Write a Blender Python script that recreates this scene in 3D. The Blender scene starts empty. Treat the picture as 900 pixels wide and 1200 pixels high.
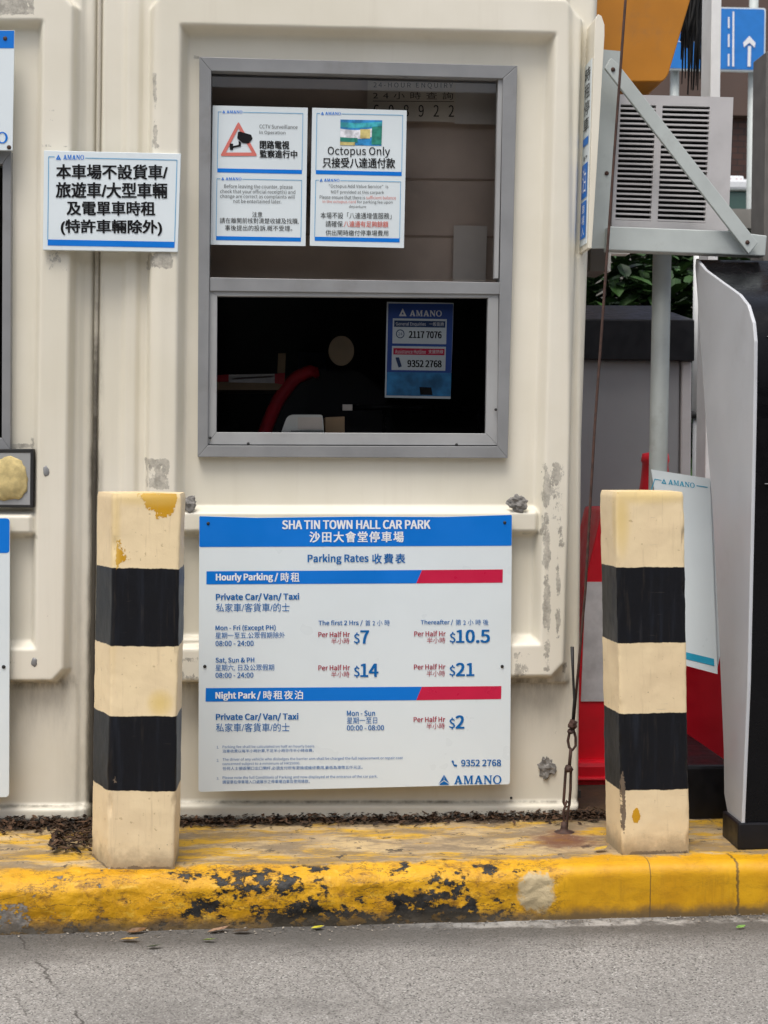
import bpy, math, random
import numpy as np
from mathutils import Vector, noise
random.seed(7)
rng = np.random.default_rng(7)
S = bpy.context.scene
COL = S.collection
R = math.radians

# ------------------------------------------------------------------ camera
CAM_H, F = 1.125, 1733.0
YAW, PITCH, ROLL = R(4.3), R(2.5), R(0.25)
fw = np.array([math.sin(YAW)*math.cos(PITCH), math.cos(YAW)*math.cos(PITCH), -math.sin(PITCH)])
rt0 = np.array([math.cos(YAW), -math.sin(YAW), 0.0])
up0 = np.cross(rt0, fw)
rt = rt0*math.cos(ROLL) + up0*math.sin(ROLL)
up = -rt0*math.sin(ROLL) + up0*math.cos(ROLL)
cd = bpy.data.cameras.new('camera')
cam = bpy.data.objects.new('camera', cd); COL.objects.link(cam)
from mathutils import Matrix
cam.matrix_world = Matrix(((rt[0], up[0], -fw[0], 0), (rt[1], up[1], -fw[1], 0), (rt[2], up[2], -fw[2], CAM_H), (0, 0, 0, 1)))
cd.sensor_fit = 'VERTICAL'; cd.sensor_height = 36; cd.sensor_width = 27
cd.lens = 36*F/1200
cd.clip_start = .05; cd.clip_end = 500
cd.dof.use_dof = True; cd.dof.focus_distance = 3.85; cd.dof.aperture_fstop = 9
S.camera = cam
# ------------------------------------------------------------------ light
SUN_EL, SUN_AZ = 66, 205            # azimuth clockwise from +Y: behind the camera, a little to its left
W = bpy.data.worlds.new('World'); S.world = W; W.use_nodes = True
wn, wl = W.node_tree.nodes, W.node_tree.links
bg = wn['Background']
sky = wn.new('ShaderNodeTexSky'); sky.sky_type = 'NISHITA'; sky.sun_disc = False
sky.sun_elevation = R(SUN_EL); sky.sun_rotation = R(SUN_AZ); sky.dust_density = 4; sky.air_density = 1
hs = wn.new('ShaderNodeHueSaturation'); hs.inputs['Saturation'].default_value = .55
wl.new(sky.outputs[0], hs.inputs['Color']); wl.new(hs.outputs[0], bg.inputs[0])
bg.inputs[1].default_value = .125
sl = bpy.data.lights.new('sun', 'SUN'); sl.energy = 1.5; sl.angle = R(28); sl.color = (1, .95, .88)
so = bpy.data.objects.new('sun', sl); COL.objects.link(so)
az = R(SUN_AZ); el = R(SUN_EL)
to_sun = Vector((math.sin(az)*math.cos(el), math.cos(az)*math.cos(el), math.sin(el)))
so.rotation_euler = to_sun.to_track_quat('Z', 'Y').to_euler(); so.location = (0, -3, 8)
S.view_settings.view_transform = 'Standard'; S.view_settings.look = 'None'
S.view_settings.exposure = 0.52; S.view_settings.gamma = 1; S.view_settings.use_curve_mapping = False
S.cycles.use_denoising = True
S.cycles.max_bounces = 8; S.cycles.transparent_max_bounces = 12

# ------------------------------------------------------------------ picture point -> world point on a real plane
def ray(px, py):
    px = np.asarray(px, float); py = np.asarray(py, float)
    return fw + rt*((px-450)/F)[..., None] + up*((600-py)/F)[..., None]
def U(px, py, Y):
    d = ray(px, py); p = d*(np.asarray(Y, float)/d[..., 1])[..., None]; p[..., 2] += CAM_H; return p
def UZ(px, py, z):
    d = ray(px, py); p = d*((z-CAM_H)/d[..., 2])[..., None]; p[..., 2] += CAM_H; return p
def UX(px, py, X):
    d = ray(px, py); p = d*(X/d[..., 0])[..., None]; p[..., 2] += CAM_H; return p

# ------------------------------------------------------------------ object helpers
def tag(o, label=None, cat=None, group=None, kind=None):
    if label: o['label'] = label
    if cat: o['category'] = cat
    if group: o['group'] = group
    if kind: o['kind'] = kind
    return o
def thing(name, label, cat, loc=(0, 0, 0), group=None):
    o = bpy.data.objects.new(name, None); COL.objects.link(o)
    o.location = [float(c) for c in loc]; o.empty_display_size = .1
    return tag(o, label, cat, group)
class MB:
    def __init__(s): s.v = []; s.f = []
    def add(s, vs, fs):
        b = len(s.v); s.v += [tuple(map(float, p)) for p in vs]; s.f += [tuple(i+b for i in f) for f in fs]; return s
    def poly(s, pts): return s.add(pts, [tuple(range(len(pts)))])
    def prism(s, front, off):            # front polygon extruded by a vector
        n = len(front); front = [np.array(p, float) for p in front]; off = np.array(off, float)
        fs = [tuple(range(n)), tuple(range(2*n-1, n-1, -1))] + [(i, i+n, (i+1) % n+n, (i+1) % n) for i in range(n)]
        return s.add(front+[p+off for p in front], fs)
    def ppx(s, pts, Y, depth): return s.prism([U(x, y, Y) for x, y in pts], (0, depth, 0))
    def box(s, c, d, rz=0):
        cx, cy, cz = c; x, y, z = d[0]/2, d[1]/2, d[2]/2; ca, sa = math.cos(rz), math.sin(rz)
        P = [(cx+a*x*ca-b*y*sa, cy+a*x*sa+b*y*ca, cz+k*z) for a, b, k in ((-1,-1,-1),(1,-1,-1),(1,1,-1),(-1,1,-1),(-1,-1,1),(1,-1,1),(1,1,1),(-1,1,1))]
        return s.add(P, [(3,2,1,0),(4,5,6,7),(0,1,5,4),(1,2,6,5),(2,3,7,6),(3,0,4,7)])
    def tube(s, pts, r, n=8, closed=False):
        pts = [Vector(tuple(map(float, p))) for p in pts]; rs = r if isinstance(r, (list, tuple)) else [r]*len(pts); m = len(pts); vs = []
        ref = None
        for i, p in enumerate(pts):
            a = pts[(i-1) % m] if closed or i else p; b = pts[(i+1) % m] if closed or i < m-1 else p
            t = (b-a).normalized()
            if ref is None: ref = Vector((0, 1, 0)) if abs(t.y) < .9 else Vector((1, 0, 0))
            u = t.cross(ref).normalized(); w = u.cross(t).normalized(); ref = w
            for k in range(n):
                q = 2*math.pi*k/n; vs.append(p+(u*math.cos(q)+w*math.sin(q))*rs[i])
        fs = []
        for i in range(m if closed else m-1):
            j = (i+1) % m
            fs += [(i*n+k, i*n+(k+1) % n, j*n+(k+1) % n, j*n+k) for k in range(n)]
        if not closed: fs += [tuple(range(n-1, -1, -1)), tuple((m-1)*n+k for k in range(n))]
        return s.add(vs, fs)
    def lathe(s, c, prof, n=24):         # prof: (radius, z)
        vs = [(c[0]+r*math.cos(2*math.pi*k/n), c[1]+r*math.sin(2*math.pi*k/n), c[2]+z) for r, z in prof for k in range(n)]
        fs = [(i*n+k, i*n+(k+1) % n, (i+1)*n+(k+1) % n, (i+1)*n+k) for i in range(len(prof)-1) for k in range(n)]
        fs += [tuple(range(n-1, -1, -1)), tuple((len(prof)-1)*n+k for k in range(n))]
        return s.add(vs, fs)
    def lump(s, c, r, sc=(1, 1, 1), seed=0, n=10, amp=.35):
        vs = []; fs = []
        for i in range(n+1):
            th = math.pi*i/n
            for k in range(2*n):
                ph = math.pi*k/n
                d = Vector((math.sin(th)*math.cos(ph), math.sin(th)*math.sin(ph), math.cos(th)))
                q = r*(1+amp*noise.noise(d*1.7+Vector((seed, 0, 0)))+amp*.6*noise.noise(d*4.5+Vector((0, seed, 0))))
                vs.append((c[0]+d.x*q*sc[0], c[1]+d.y*q*sc[1], c[2]+d.z*q*sc[2]))
        for i in range(n):
            fs += [(i*2*n+k, (i+1)*2*n+k, (i+1)*2*n+(k+1) % (2*n), i*2*n+(k+1) % (2*n)) for k in range(2*n)]
        return s.add(vs, fs)
    def obj(s, name, m, parent=None, smooth=False, bevel=0, angle=None, **kw):
        me = bpy.data.meshes.new(name); me.from_pydata(s.v, [], s.f); me.materials.append(m)
        if smooth: me.polygons.foreach_set('use_smooth', [True]*len(me.polygons))
        me.update()
        o = bpy.data.objects.new(name, me); COL.objects.link(o)
        if parent is not None:
            o.parent = parent
            if parent.type == 'EMPTY': o.matrix_parent_inverse = Matrix.Translation(-parent.location)
        if bevel:
            b = o.modifiers.new('bevel', 'BEVEL'); b.width = bevel; b.segments = 2; b.limit_method = 'ANGLE'; b.angle_limit = R(35)
            b.harden_normals = False
        if angle:
            me.polygons.foreach_set('use_smooth', [True]*len(me.polygons))
            me.set_sharp_from_angle(angle=R(angle))
        return tag(o, **kw)
def roundpoly(pts, r, n=5):
    out = []; m = len(pts)
    for i in range(m):
        p = Vector(pts[i]); a = (Vector(pts[i-1])-p).normalized(); b = (Vector(pts[(i+1) % m])-p).normalized()
        A = p+a*r; B = p+b*r
        for k in range(n+1):
            t = k/n; out.append(tuple(A*(1-t)**2+p*2*t*(1-t)+B*t*t))
    return out
def ellipse(cx, cy, rx, ry, n=28): return [(cx+rx*math.cos(2*math.pi*k/n), cy+ry*math.sin(2*math.pi*k/n)) for k in range(n)]

# ------------------------------------------------------------------ material helpers
class NT:
    def __init__(s, name):
        s.m = bpy.data.materials.new(name); s.m.use_nodes = True; s.t = s.m.node_tree; s.n = s.t.nodes
        s.b = s.n['Principled BSDF']; s.out = s.n['Material Output']
        s.co = s.n.new('ShaderNodeTexCoord').outputs['Object']
    def L(s, a, b): s.t.links.new(a, b)
    def put(s, sock, v):
        if hasattr(v, 'is_linked') or hasattr(v, 'links'): s.L(v, sock)
        else:
            if isinstance(v, (tuple, list)) and len(v) == 3 and sock.type == 'RGBA': v = (*v, 1)
            sock.default_value = v
    def noise(s, scale, detail=4, rough=.55, vec=None, dist=0):
        q = s.n.new('ShaderNodeTexNoise'); q.inputs['Scale'].default_value = scale; q.inputs['Detail'].default_value = detail
        q.inputs['Roughness'].default_value = rough; q.inputs['Distortion'].default_value = dist
        s.L(vec or s.co, q.inputs['Vector']); return q.outputs['Fac']
    def vor(s, scale, feature='F1', vec=None, out='Distance'):
        q = s.n.new('ShaderNodeTexVoronoi'); q.feature = feature; q.inputs['Scale'].default_value = scale
        s.L(vec or s.co, q.inputs['Vector']); return q.outputs[out]
    def mapv(s, scale=(1, 1, 1), rot=(0, 0, 0), loc=(0, 0, 0)):
        q = s.n.new('ShaderNodeMapping'); q.inputs['Scale'].default_value = scale; q.inputs['Rotation'].default_value = rot; q.inputs['Location'].default_value = loc
        s.L(s.co, q.inputs['Vector']); return q.outputs[0]
    def ramp(s, v, a, b, lo=0., hi=1.):
        q = s.n.new('ShaderNodeMapRange'); q.interpolation_type = 'SMOOTHSTEP'
        s.put(q.inputs['Value'], v); s.put(q.inputs['From Min'], a); s.put(q.inputs['From Max'], b)
        q.inputs['To Min'].default_value = lo; q.inputs['To Max'].default_value = hi; return q.outputs[0]
    def mth(s, op, a, b=0., clamp=False):
        q = s.n.new('ShaderNodeMath'); q.operation = op; q.use_clamp = clamp; s.put(q.inputs[0], a); s.put(q.inputs[1], b); return q.outputs[0]
    def mix(s, f, a, b):
        q = s.n.new('ShaderNodeMix'); q.data_type = 'RGBA'; s.put(q.inputs[0], f); s.put(q.inputs[6], a); s.put(q.inputs[7], b); return q.outputs[2]
    def xyz(s):
        q = s.n.new('ShaderNodeSeparateXYZ'); s.L(s.co, q.inputs[0]); return q.outputs
    def attr(s, name):
        q = s.n.new('ShaderNodeAttribute'); q.attribute_name = name
        c = s.n.new('ShaderNodeSeparateColor'); s.L(q.outputs['Color'], c.inputs[0]); return c.outputs
    def bump(s, h, st=.3, d=.002, prev=None):
        q = s.n.new('ShaderNodeBump'); s.put(q.inputs['Strength'], st); q.inputs['Distance'].default_value = d
        s.L(h, q.inputs['Height'])
        if prev: s.L(prev, q.inputs['Normal'])
        return q.outputs[0]
    def fin(s, col=None, rough=None, normal=None, spec=None, metal=None):
        if col is not None: s.put(s.b.inputs['Base Color'], col)
        if rough is not None: s.put(s.b.inputs['Roughness'], rough)
        if normal is not None: s.L(normal, s.b.inputs['Normal'])
        if spec is not None: s.b.inputs['Specular IOR Level'].default_value = spec
        if metal is not None: s.b.inputs['Metallic'].default_value = metal
        return s.m
def plain(name, c, rough=.5, var=.12, scale=14, spec=.5, dirt=0, metal=0, bump=0, bscale=180):
    t = NT(name); n = t.noise(scale, 5)
    f = t.ramp(n, .3, .7)
    col = t.mix(f, tuple(x*(1-var) for x in c), tuple(min(1, x*(1+var)) for x in c))
    if dirt:
        d = t.ramp(t.noise(6, 8, .7), .52, .72); col = t.mix(t.mth('MULTIPLY', d, dirt), col, (.12, .095, .07))
    nm = t.bump(t.noise(bscale, 3), bump, .001) if bump else None
    return t.fin(col, t.ramp(t.noise(scale*2, 3), .3, .7, max(0, rough-.08), min(1, rough+.08)), nm, spec, metal)
def glass(name, tint=(1, 1, 1), ior=1.45, rough=0.0):
    t = NT(name); n = t.n
    tr = n.new('ShaderNodeBsdfTransparent'); tr.inputs[0].default_value = (*tint, 1)
    gl = n.new('ShaderNodeBsdfGlossy'); gl.inputs['Roughness'].default_value = rough
    fr = n.new('ShaderNodeFresnel'); fr.inputs['IOR'].default_value = ior
    mx = n.new('ShaderNodeMixShader'); t.L(fr.outputs[0], mx.inputs[0]); t.L(tr.outputs[0], mx.inputs[1]); t.L(gl.outputs[0], mx.inputs[2])
    t.L(mx.outputs[0], t.out.inputs[0]); return t.m

M = {}
M['sign_white'] = plain('sign_white', (.71, .78, .81), .35, .015, 5)
M['sheet_white'] = plain('sheet_white', (.67, .735, .76), .4, .015, 5)
M['sign_blue'] = plain('sign_blue', (.0005, .17, .64), .4, .04, 6, .3)
M['text_blue'] = plain('text_blue', (.002, .125, .40), .5, .03, 14, .2)
M['pale_blue'] = plain('pale_blue', (.12, .38, .62), .4, .03)
M['text_black'] = plain('text_black', (.006, .006, .007), .5, .1, 14, .2)
M['text_grey'] = plain('text_grey', (.06, .065, .07), .5, .1)
M['text_red'] = plain('text_red', (.36, .015, .045), .4, .04)
M['band_red'] = plain('band_red', (.56, .006, .055), .35, .04)
M['soft_red'] = plain('soft_red', (.62, .16, .13), .45, .05)
M['print_white'] = plain('print_white', (.82, .84, .86), .4, .02)
M['alu'] = plain('aluminium', (.235, .24, .245), .42, .08, 8, dirt=.25, bump=.05)
M['alu_light'] = plain('aluminium_light', (.34, .345, .345), .4, .06, 8, dirt=.2)
M['rubber'] = plain('black_rubber', (.015, .015, .015), .6)
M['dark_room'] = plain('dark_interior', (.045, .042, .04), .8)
M['steel_paint'] = plain('grey_green_steel_paint', (.46, .50, .485), .5, .06, 10, dirt=.3, bump=.1)
M['ac_plastic'] = plain('aged_grey_plastic', (.50, .485, .485), .5, .04, 9, dirt=.12)
M['black_gloss'] = plain('black_gloss_panel', (.004, .004, .005), .25, .1, 14, .18)
M['black_satin'] = plain('black_satin_plastic', (.007, .007, .009), .4, .2, 14, .3)
M['grey_shell'] = plain('pale_grey_shell', (.52, .535, .56), .4, .03, 5, dirt=.1)
M['grey_cabinet'] = plain('grey_cabinet_paint', (.27, .275, .285), .4, .03, 5)
M['red_plastic'] = plain('red_plastic', (.72, .006, .022), .38, .1, 8)
M['silver_tape'] = plain('silver_band', (.66, .66, .67), .45, .12, 20, dirt=.2)
M['yellow_panel'] = plain('deep_yellow_panel', (.47, .18, .004), .5, .08, 5, dirt=.25)
M['white_post'] = plain('white_post_paint', (.82, .83, .82), .45, .04)
M['fibre_black'] = plain('black_fibre', (.01, .01, .01), .8)
M['rust'] = plain('rusty_wire', (.055, .026, .018), .75, .4, 60, bump=.4)
M['mortar'] = plain('grey_mortar', (.22, .21, .195), .9, .35, 60, bump=.6)
M['foam'] = plain('yellow_foam', (.55, .44, .2), .9, .2, 50, bump=.8, bscale=90)
M['taupe'] = plain('taupe_column_paint', (.13, .12, .11), .7)
M['bark'] = plain('bark', (.06, .045, .03), .9)
M['pane_clear'] = glass('clear_window_glass', (.88, .88, .88), 1.45)
M['pane_dark'] = glass('tinted_window_glass', (.86, .86, .86), 1.3)

def fibreglass():
    t = NT('cream_fibreglass'); w = t.attr('wear'); z = t.xyz()[2]
    n1 = t.noise(2.2, 5); col = t.mix(t.ramp(n1, .3, .7), (.70, .66, .545), (.78, .74, .635))
    streak = t.noise(1., 6, .65, t.mapv((24, 24, 1.1)))
    col = t.mix(t.mth('MULTIPLY', t.ramp(streak, .5, .75), .13), col, (.50, .44, .34))
    # scattered scuffs
    sc = t.ramp(t.noise(26, 6, .7), .70, .76); col = t.mix(t.mth('MULTIPLY', sc, .55), col, (.32, .29, .24))
    # residue of old tape and paint: R of the wear attribute, broken up by noise
    n2 = t.noise(17, 10, .74, t.mapv((1.3, 1.3, .8))); r = t.mth('ADD', w[0], t.mth('MULTIPLY', t.mth('SUBTRACT', n2, .5), 2.3))
    rm = t.ramp(r, .52, .60); n3 = t.noise(48, 7, .7)
    col = t.mix(t.mth('MULTIPLY', rm, .8), col, t.mix(t.ramp(n3, .35, .65), (.22, .205, .175), (.52, .49, .42)))
    # grime, and a dark line below the ledges: G
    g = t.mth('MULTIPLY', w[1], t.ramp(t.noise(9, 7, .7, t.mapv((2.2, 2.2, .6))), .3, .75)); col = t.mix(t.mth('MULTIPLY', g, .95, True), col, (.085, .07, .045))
    nm = t.bump(t.noise(5, 3), .25, .004); nm = t.bump(rm, .3, .0012, nm)
    return t.fin(col, t.ramp(n1, .3, .7, .36, .5), nm, .45)
M['fibreglass'] = fibreglass()

def bollard_mat(name, zs, seed):
    t = NT(name); z = t.xyz()[2]; w = t.attr('wear')
    wob = t.mth('MULTIPLY', t.mth('SUBTRACT', t.noise(22, 5, .7), .5), .010); zz = t.mth('ADD', z, wob)
    m = 0.
    s = None
    for lo, hi in ((zs[0], zs[1]), (zs[2], zs[3])):
        q = t.mth('MULTIPLY', t.ramp(zz, lo-.0012, lo+.0012), t.ramp(zz, hi+.0012, hi-.0012)); s = q if s is None else t.mth('ADD', s, q, True)
    n = t.noise(5, 5, .6, t.mapv(loc=(seed, 0, 0)))
    cream = t.mix(t.ramp(n, .35, .65), (.76, .60, .375), (.82, .66, .41))
    cream = t.mix(t.mth('MULTIPLY', t.ramp(t.noise(70, 4), .66, .72), .5), cream, (.36, .25, .12))
    black = t.mix(t.ramp(t.noise(1, 5, .6, t.mapv((40, 40, 3), loc=(seed, 0, 0))), .5, .85), (.004, .0045, .007), (.016, .02, .03))
    col = t.mix(s, cream, black)
    n2 = t.mth('MULTIPLY', t.mth('SUBTRACT', t.noise(30, 8, .75), .5), 1.9)
    ch = t.ramp(t.mth('ADD', w[0], n2), .5, .54); col = t.mix(ch, col, (.58, .30, .012))
    yl = t.mth('MULTIPLY', t.mth('MULTIPLY', w[1], .75), t.mth('SUBTRACT', 1., s)); col = t.mix(yl, col, (.72, .52, .16))
    dk = t.ramp(t.mth('ADD', w[2], n2), .52, .58); col = t.mix(dk, col, (.16, .12, .085))
    br = t.noise(1, 6, .65, t.mapv((90, 90, 7), loc=(seed, 2, 0))); col = t.mix(t.mth('MULTIPLY', t.ramp(br, .55, .75), t.mth('SUBTRACT', .35, t.mth('MULTIPLY', s, .31))), col, (.46, .34, .2))
    scr = t.ramp(t.noise(1, 3, .5, t.mapv((22, 22, 300), loc=(seed, 5, 1))), .72, .76); col = t.mix(t.mth('MULTIPLY', scr, t.mth('SUBTRACT', .35, t.mth('MULTIPLY', s, .28))), col, (.30, .26, .2))
    ft = t.mth('MULTIPLY', t.ramp(t.mth('ADD', z, t.mth('MULTIPLY', t.mth('SUBTRACT', t.noise(24, 7, .7), .5), .09)), .20, .125), .75); col = t.mix(ft, col, (.20, .155, .10))
    hole = t.ramp(t.vor(38), .055, .03); hole = t.mth('MULTIPLY', hole, t.ramp(t.noise(6, 3), .55, .6)); col = t.mix(hole, col, (.10, .08, .055))
    nm = t.bump(t.noise(60, 5, .6), .3, .002); nm = t.bump(br, .18, .0015, nm); nm = t.bump(hole, -.6, .002, nm); nm = t.bump(ch, .5, .002, nm); nm = t.bump(s, .3, .0006, nm)
    return t.fin(col, t.mix(s, (.55,)*3, (.42,)*3), nm, .3)

def kerb_mat():
    t = NT('worn_kerb_paint'); x, y, z = t.xyz()[:3]; w = t.attr('wear')   # R: top, G: chipping, B: fresh coat
    n = t.noise(7, 6, .62)
    yel = t.mix(t.ramp(n, .3, .7), (.58, .285, .005), (.72, .385, .008))
    yel = t.mix(t.mth('MULTIPLY', t.ramp(t.noise(16, 8, .75), .50, .68), t.mth('SUBTRACT', 1., t.mth('MULTIPLY', w[2], .7))), yel, (.30, .14, .015))
    peach = t.mix(t.ramp(t.noise(5, 7, .7), .35, .65), (.37, .27, .155), (.55, .40, .20))
    peach = t.mix(t.ramp(t.noise(4, 8, .72, t.mapv((.7, 2, 1))), .45, .54), peach, (.58, .33, .02))
    st = t.ramp(t.noise(9, 8, .75, t.mapv((.6, 1.6, 1), loc=(3, 1, 0))), .43, .57); peach = t.mix(t.mth('MULTIPLY', st, .8), peach, (.20, .15, .095))
    blk = t.ramp(t.noise(19, 8, .75, t.mapv(loc=(9, 2, 0))), .59, .63); peach = t.mix(blk, peach, (.07, .055, .04))
    fl = t.ramp(t.noise(34, 9, .75, t.mapv((.6, 1, 1.5), loc=(5, 1, 2))), .56, .62); yel = t.mix(t.mth('MULTIPLY', fl, t.mth('SUBTRACT', .6, t.mth('MULTIPLY', w[2], .5))), yel, (.74, .47, .06))
    hair = t.ramp(t.mth('ABSOLUTE', t.mth('SUBTRACT', t.noise(7, 9, .68, t.mapv((.6, 1, 2.2), loc=(2, 7, 1))), .5)), .010, .003); yel = t.mix(t.mth('MULTIPLY', hair, t.mth('SUBTRACT', .75, t.mth('MULTIPLY', w[2], .6))), yel, (.10, .055, .02))
    tp = t.ramp(t.mth('ADD', w[0], t.mth('MULTIPLY', t.mth('SUBTRACT', t.noise(13, 7, .7), .5), 1.1)), .4, .6)
    col = t.mix(tp, yel, peach)
    c1 = t.mth('ADD', t.mth('MULTIPLY', w[1], .195), t.mth('MULTIPLY', t.noise(17, 10, .72, t.mapv((.85, 1, 1.3), loc=(1.3, 0, 4))), 1.))
    ch = t.mth('MULTIPLY', t.ramp(c1, .725, .745), t.mth('SUBTRACT', 1., tp)); sel = t.ramp(x, -.55, -.25)
    tar = t.mix(t.ramp(t.noise(40, 5), .4, .6), (.010, .010, .010), (.03, .028, .025))
    conc = t.mix(t.ramp(t.noise(60, 5), .35, .65), (.16, .15, .135), (.33, .31, .28))
    col = t.mix(ch, col, t.mix(sel, conc, tar))
    # thin layer of old paint showing round the chips
    ring = t.mth('MULTIPLY', t.mth('SUBTRACT', t.ramp(c1, .69, .725), t.ramp(c1, .725, .745), True), t.mth('SUBTRACT', 1., tp))
    col = t.mix(t.mth('MULTIPLY', ring, .5), col, (.33, .17, .02))
    # filler patch, rust stain
    def spot(cx, cy, cz, r, soft):
        q = t.n.new('ShaderNodeVectorMath'); q.operation = 'DISTANCE'; t.L(t.co, q.inputs[0]); q.inputs[1].default_value = (cx, cy, cz)
        d = t.mth('ADD', q.outputs['Value'], t.mth('MULTIPLY', t.mth('SUBTRACT', t.noise(18, 7, .7), .5), r*1.5)); return t.ramp(t.mth('ADD', d, t.mth('MULTIPLY', t.mth('SUBTRACT', t.noise(45, 6, .7), .5), r*1.4)), r+soft, r-soft)
    p = UZ(630, 1040, .08); p = U(628, 1045, 3.437)
    col = t.mix(spot(*p, .045, .008), col, (.52, .42, .25))
    p = UZ(662, 984, .13); col = t.mix(t.mth('MULTIPLY', spot(*p, .075, .04), .85), col, (.13, .045, .025))
    for xj, wd in ((float(U(763, 1045, 3.44)[0]), .0012), (float(U(866, 1025, 3.44)[0]), .0028)):
        q = t.mth('ABSOLUTE', t.mth('SUBTRACT', t.mth('ADD', x, t.mth('MULTIPLY', t.mth('SUBTRACT', t.noise(16, 6, .7), .5), .03 if wd > .002 else .006)), xj)); col = t.mix(t.mth('MULTIPLY', t.ramp(q, wd*1.6, wd*.6), t.mth('MULTIPLY', .75, t.mth('SUBTRACT', 1., tp))), col, (.06, .045, .03))
    drip = t.ramp(t.noise(1, 6, .65, t.mapv((30, 30, 3))), .52, .75); col = t.mix(t.mth('MULTIPLY', t.mth('MULTIPLY', drip, .38), t.ramp(z, .125, .09)), col, (.22, .11, .02))
    foot = t.mth('MULTIPLY', t.ramp(t.mth('ADD', z, t.mth('MULTIPLY', t.mth('SUBTRACT', t.noise(14, 6, .7), .5), .05)), .040, .006), .85); col = t.mix(foot, col, (.085, .07, .05))
    soil = t.ramp(t.mth('ADD', y, t.mth('MULTIPLY', t.mth('SUBTRACT', t.noise(9, 8, .7), .5), .16)), 3.835, 3.875); col = t.mix(t.mth('MULTIPLY', soil, .95), col, t.mix(t.noise(60, 5), (.012, .009, .007), (.07, .045, .03)))
    nm = t.bump(t.noise(55, 7, .7), t.mth('SUBTRACT', .75, t.mth('MULTIPLY', w[2], .5)), .005); nm = t.bump(t.noise(15, 5, .6), t.mth('SUBTRACT', .6, t.mth('MULTIPLY', w[2], .45)), .010, nm); iv = t.mth('SUBTRACT', 1., ch); nm = t.bump(iv, .8, .003, nm)
    return t.fin(col, t.mix(tp, (.48,)*3, (.75,)*3), nm, .4)

def road_mat():
    t = NT('gritty_road'); x, y, z = t.xyz()[:3]
    v = t.vor(300, out='Color'); sp = t.n.new('ShaderNodeSeparateColor'); t.L(v, sp.inputs[0])
    base = t.mix(t.ramp(sp.outputs[0], 0, 1), (.165, .157, .145), (.38, .362, .335))
    base = t.mix(t.ramp(sp.outputs[1], .93, .95), base, (.5, .49, .46)); base = t.mix(t.ramp(sp.outputs[2], .9, .92), base, (.04, .038, .036))
    base = t.mix(t.mth('MULTIPLY', t.ramp(t.noise(90, 5, .7), .4, .6), .45), base, (.28, .267, .247))
    big = t.ramp(t.noise(2.3, 6, .6), .3, .7); base = t.mix(t.mth('MULTIPLY', big, .38), base, (.15, .142, .13))
    # dark gutter band along the kerb
    d = t.mth('ADD', t.mth('SUBTRACT', t.mth('ADD', 3.425, t.mth('MULTIPLY', x, .012)), y), t.mth('MULTIPLY', t.mth('SUBTRACT', t.noise(3.2, 6, .65, t.mapv((1, 3, 1))), .5), .16))
    g = t.ramp(d, .25, .06); base = t.mix(t.mth('MULTIPLY', g, .78), base, (.07, .066, .06))
    # slurry splashed along the foot of the kerb to the right
    sx = t.mth('MULTIPLY', t.ramp(x, .1, .7), t.ramp(t.mth('ADD', t.mth('SUBTRACT', 3.437, y), t.mth('MULTIPLY', t.noise(11, 8, .72), .10)), .098, .076))
    base = t.mix(t.mth('MULTIPLY', sx, t.ramp(t.noise(6, 8, .75), .42, .62)), base, (.42, .41, .385))
    # broomed scores, running obliquely
    wv = t.n.new('ShaderNodeTexWave'); wv.inputs['Scale'].default_value = 9; wv.inputs['Distortion'].default_value = 2.5; wv.inputs['Detail'].default_value = 3; wv.inputs['Detail Scale'].default_value = 2
    t.L(t.mapv((1, .42, 1), (0, 0, R(38))), wv.inputs['Vector'])
    wm = t.mth('MULTIPLY', t.ramp(wv.outputs['Fac'], .93, .99), t.ramp(t.noise(4, 4), .52, .66)); base = t.mix(t.mth('MULTIPLY', wm, .2), base, (.05, .047, .043))
    for (ax, ay), (bx, by), wd, k in (((22, 1100), (100, 1203), .0022, .8), ((165, 1108), (262, 1172), .0014, .45), ((372, 1112), (470, 1200), .0014, .4), ((0, 1150), (40, 1200), .0015, .5)):
        p, q = UZ(ax, ay, 0), UZ(bx, by, 0); L = math.hypot(q[0]-p[0], q[1]-p[1]); nx_, ny_ = -(q[1]-p[1])/L, (q[0]-p[0])/L
        d0 = t.mth('ADD', t.mth('ADD', t.mth('MULTIPLY', x, nx_), t.mth('MULTIPLY', y, ny_)), t.mth('MULTIPLY', t.mth('SUBTRACT', t.noise(13, 7, .7), .5), .06)); d0 = t.mth('ABSOLUTE', t.mth('SUBTRACT', d0, p[0]*nx_+p[1]*ny_))
        base = t.mix(t.mth('MULTIPLY', t.mth('MULTIPLY', t.ramp(d0, wd*2.2, wd*.5), k), t.ramp(t.noise(9, 5), .38, .52)), base, (.045, .04, .035))
    oil = t.ramp(t.noise(1.7, 7, .66, t.mapv((1, 2.2, 1), loc=(4, 1, 0))), .54, .70); base = t.mix(t.mth('MULTIPLY', oil, .45), base, (.12, .113, .104))
    nm = t.bump(sp.outputs[0], .35, .002); nm = t.bump(t.noise(30, 6, .7), .3, .004, nm); nm = t.bump(wm, -.4, .003, nm) if False else nm
    return t.fin(base, t.mth('SUBTRACT', .85, t.mth('MULTIPLY', g, .12)), nm, .35)

def leaf_mat(name, a, b, rough=.5):
    t = NT(name); g = t.n.new('ShaderNodeNewGeometry'); col = t.mix(g.outputs['Random Per Island'], a, b)
    col = t.mix(t.mth('MULTIPLY', t.ramp(t.noise(150, 4), .5, .7), .35), col, tuple(c*.5 for c in a)); return t.fin(col, rough, None, .4)

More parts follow.
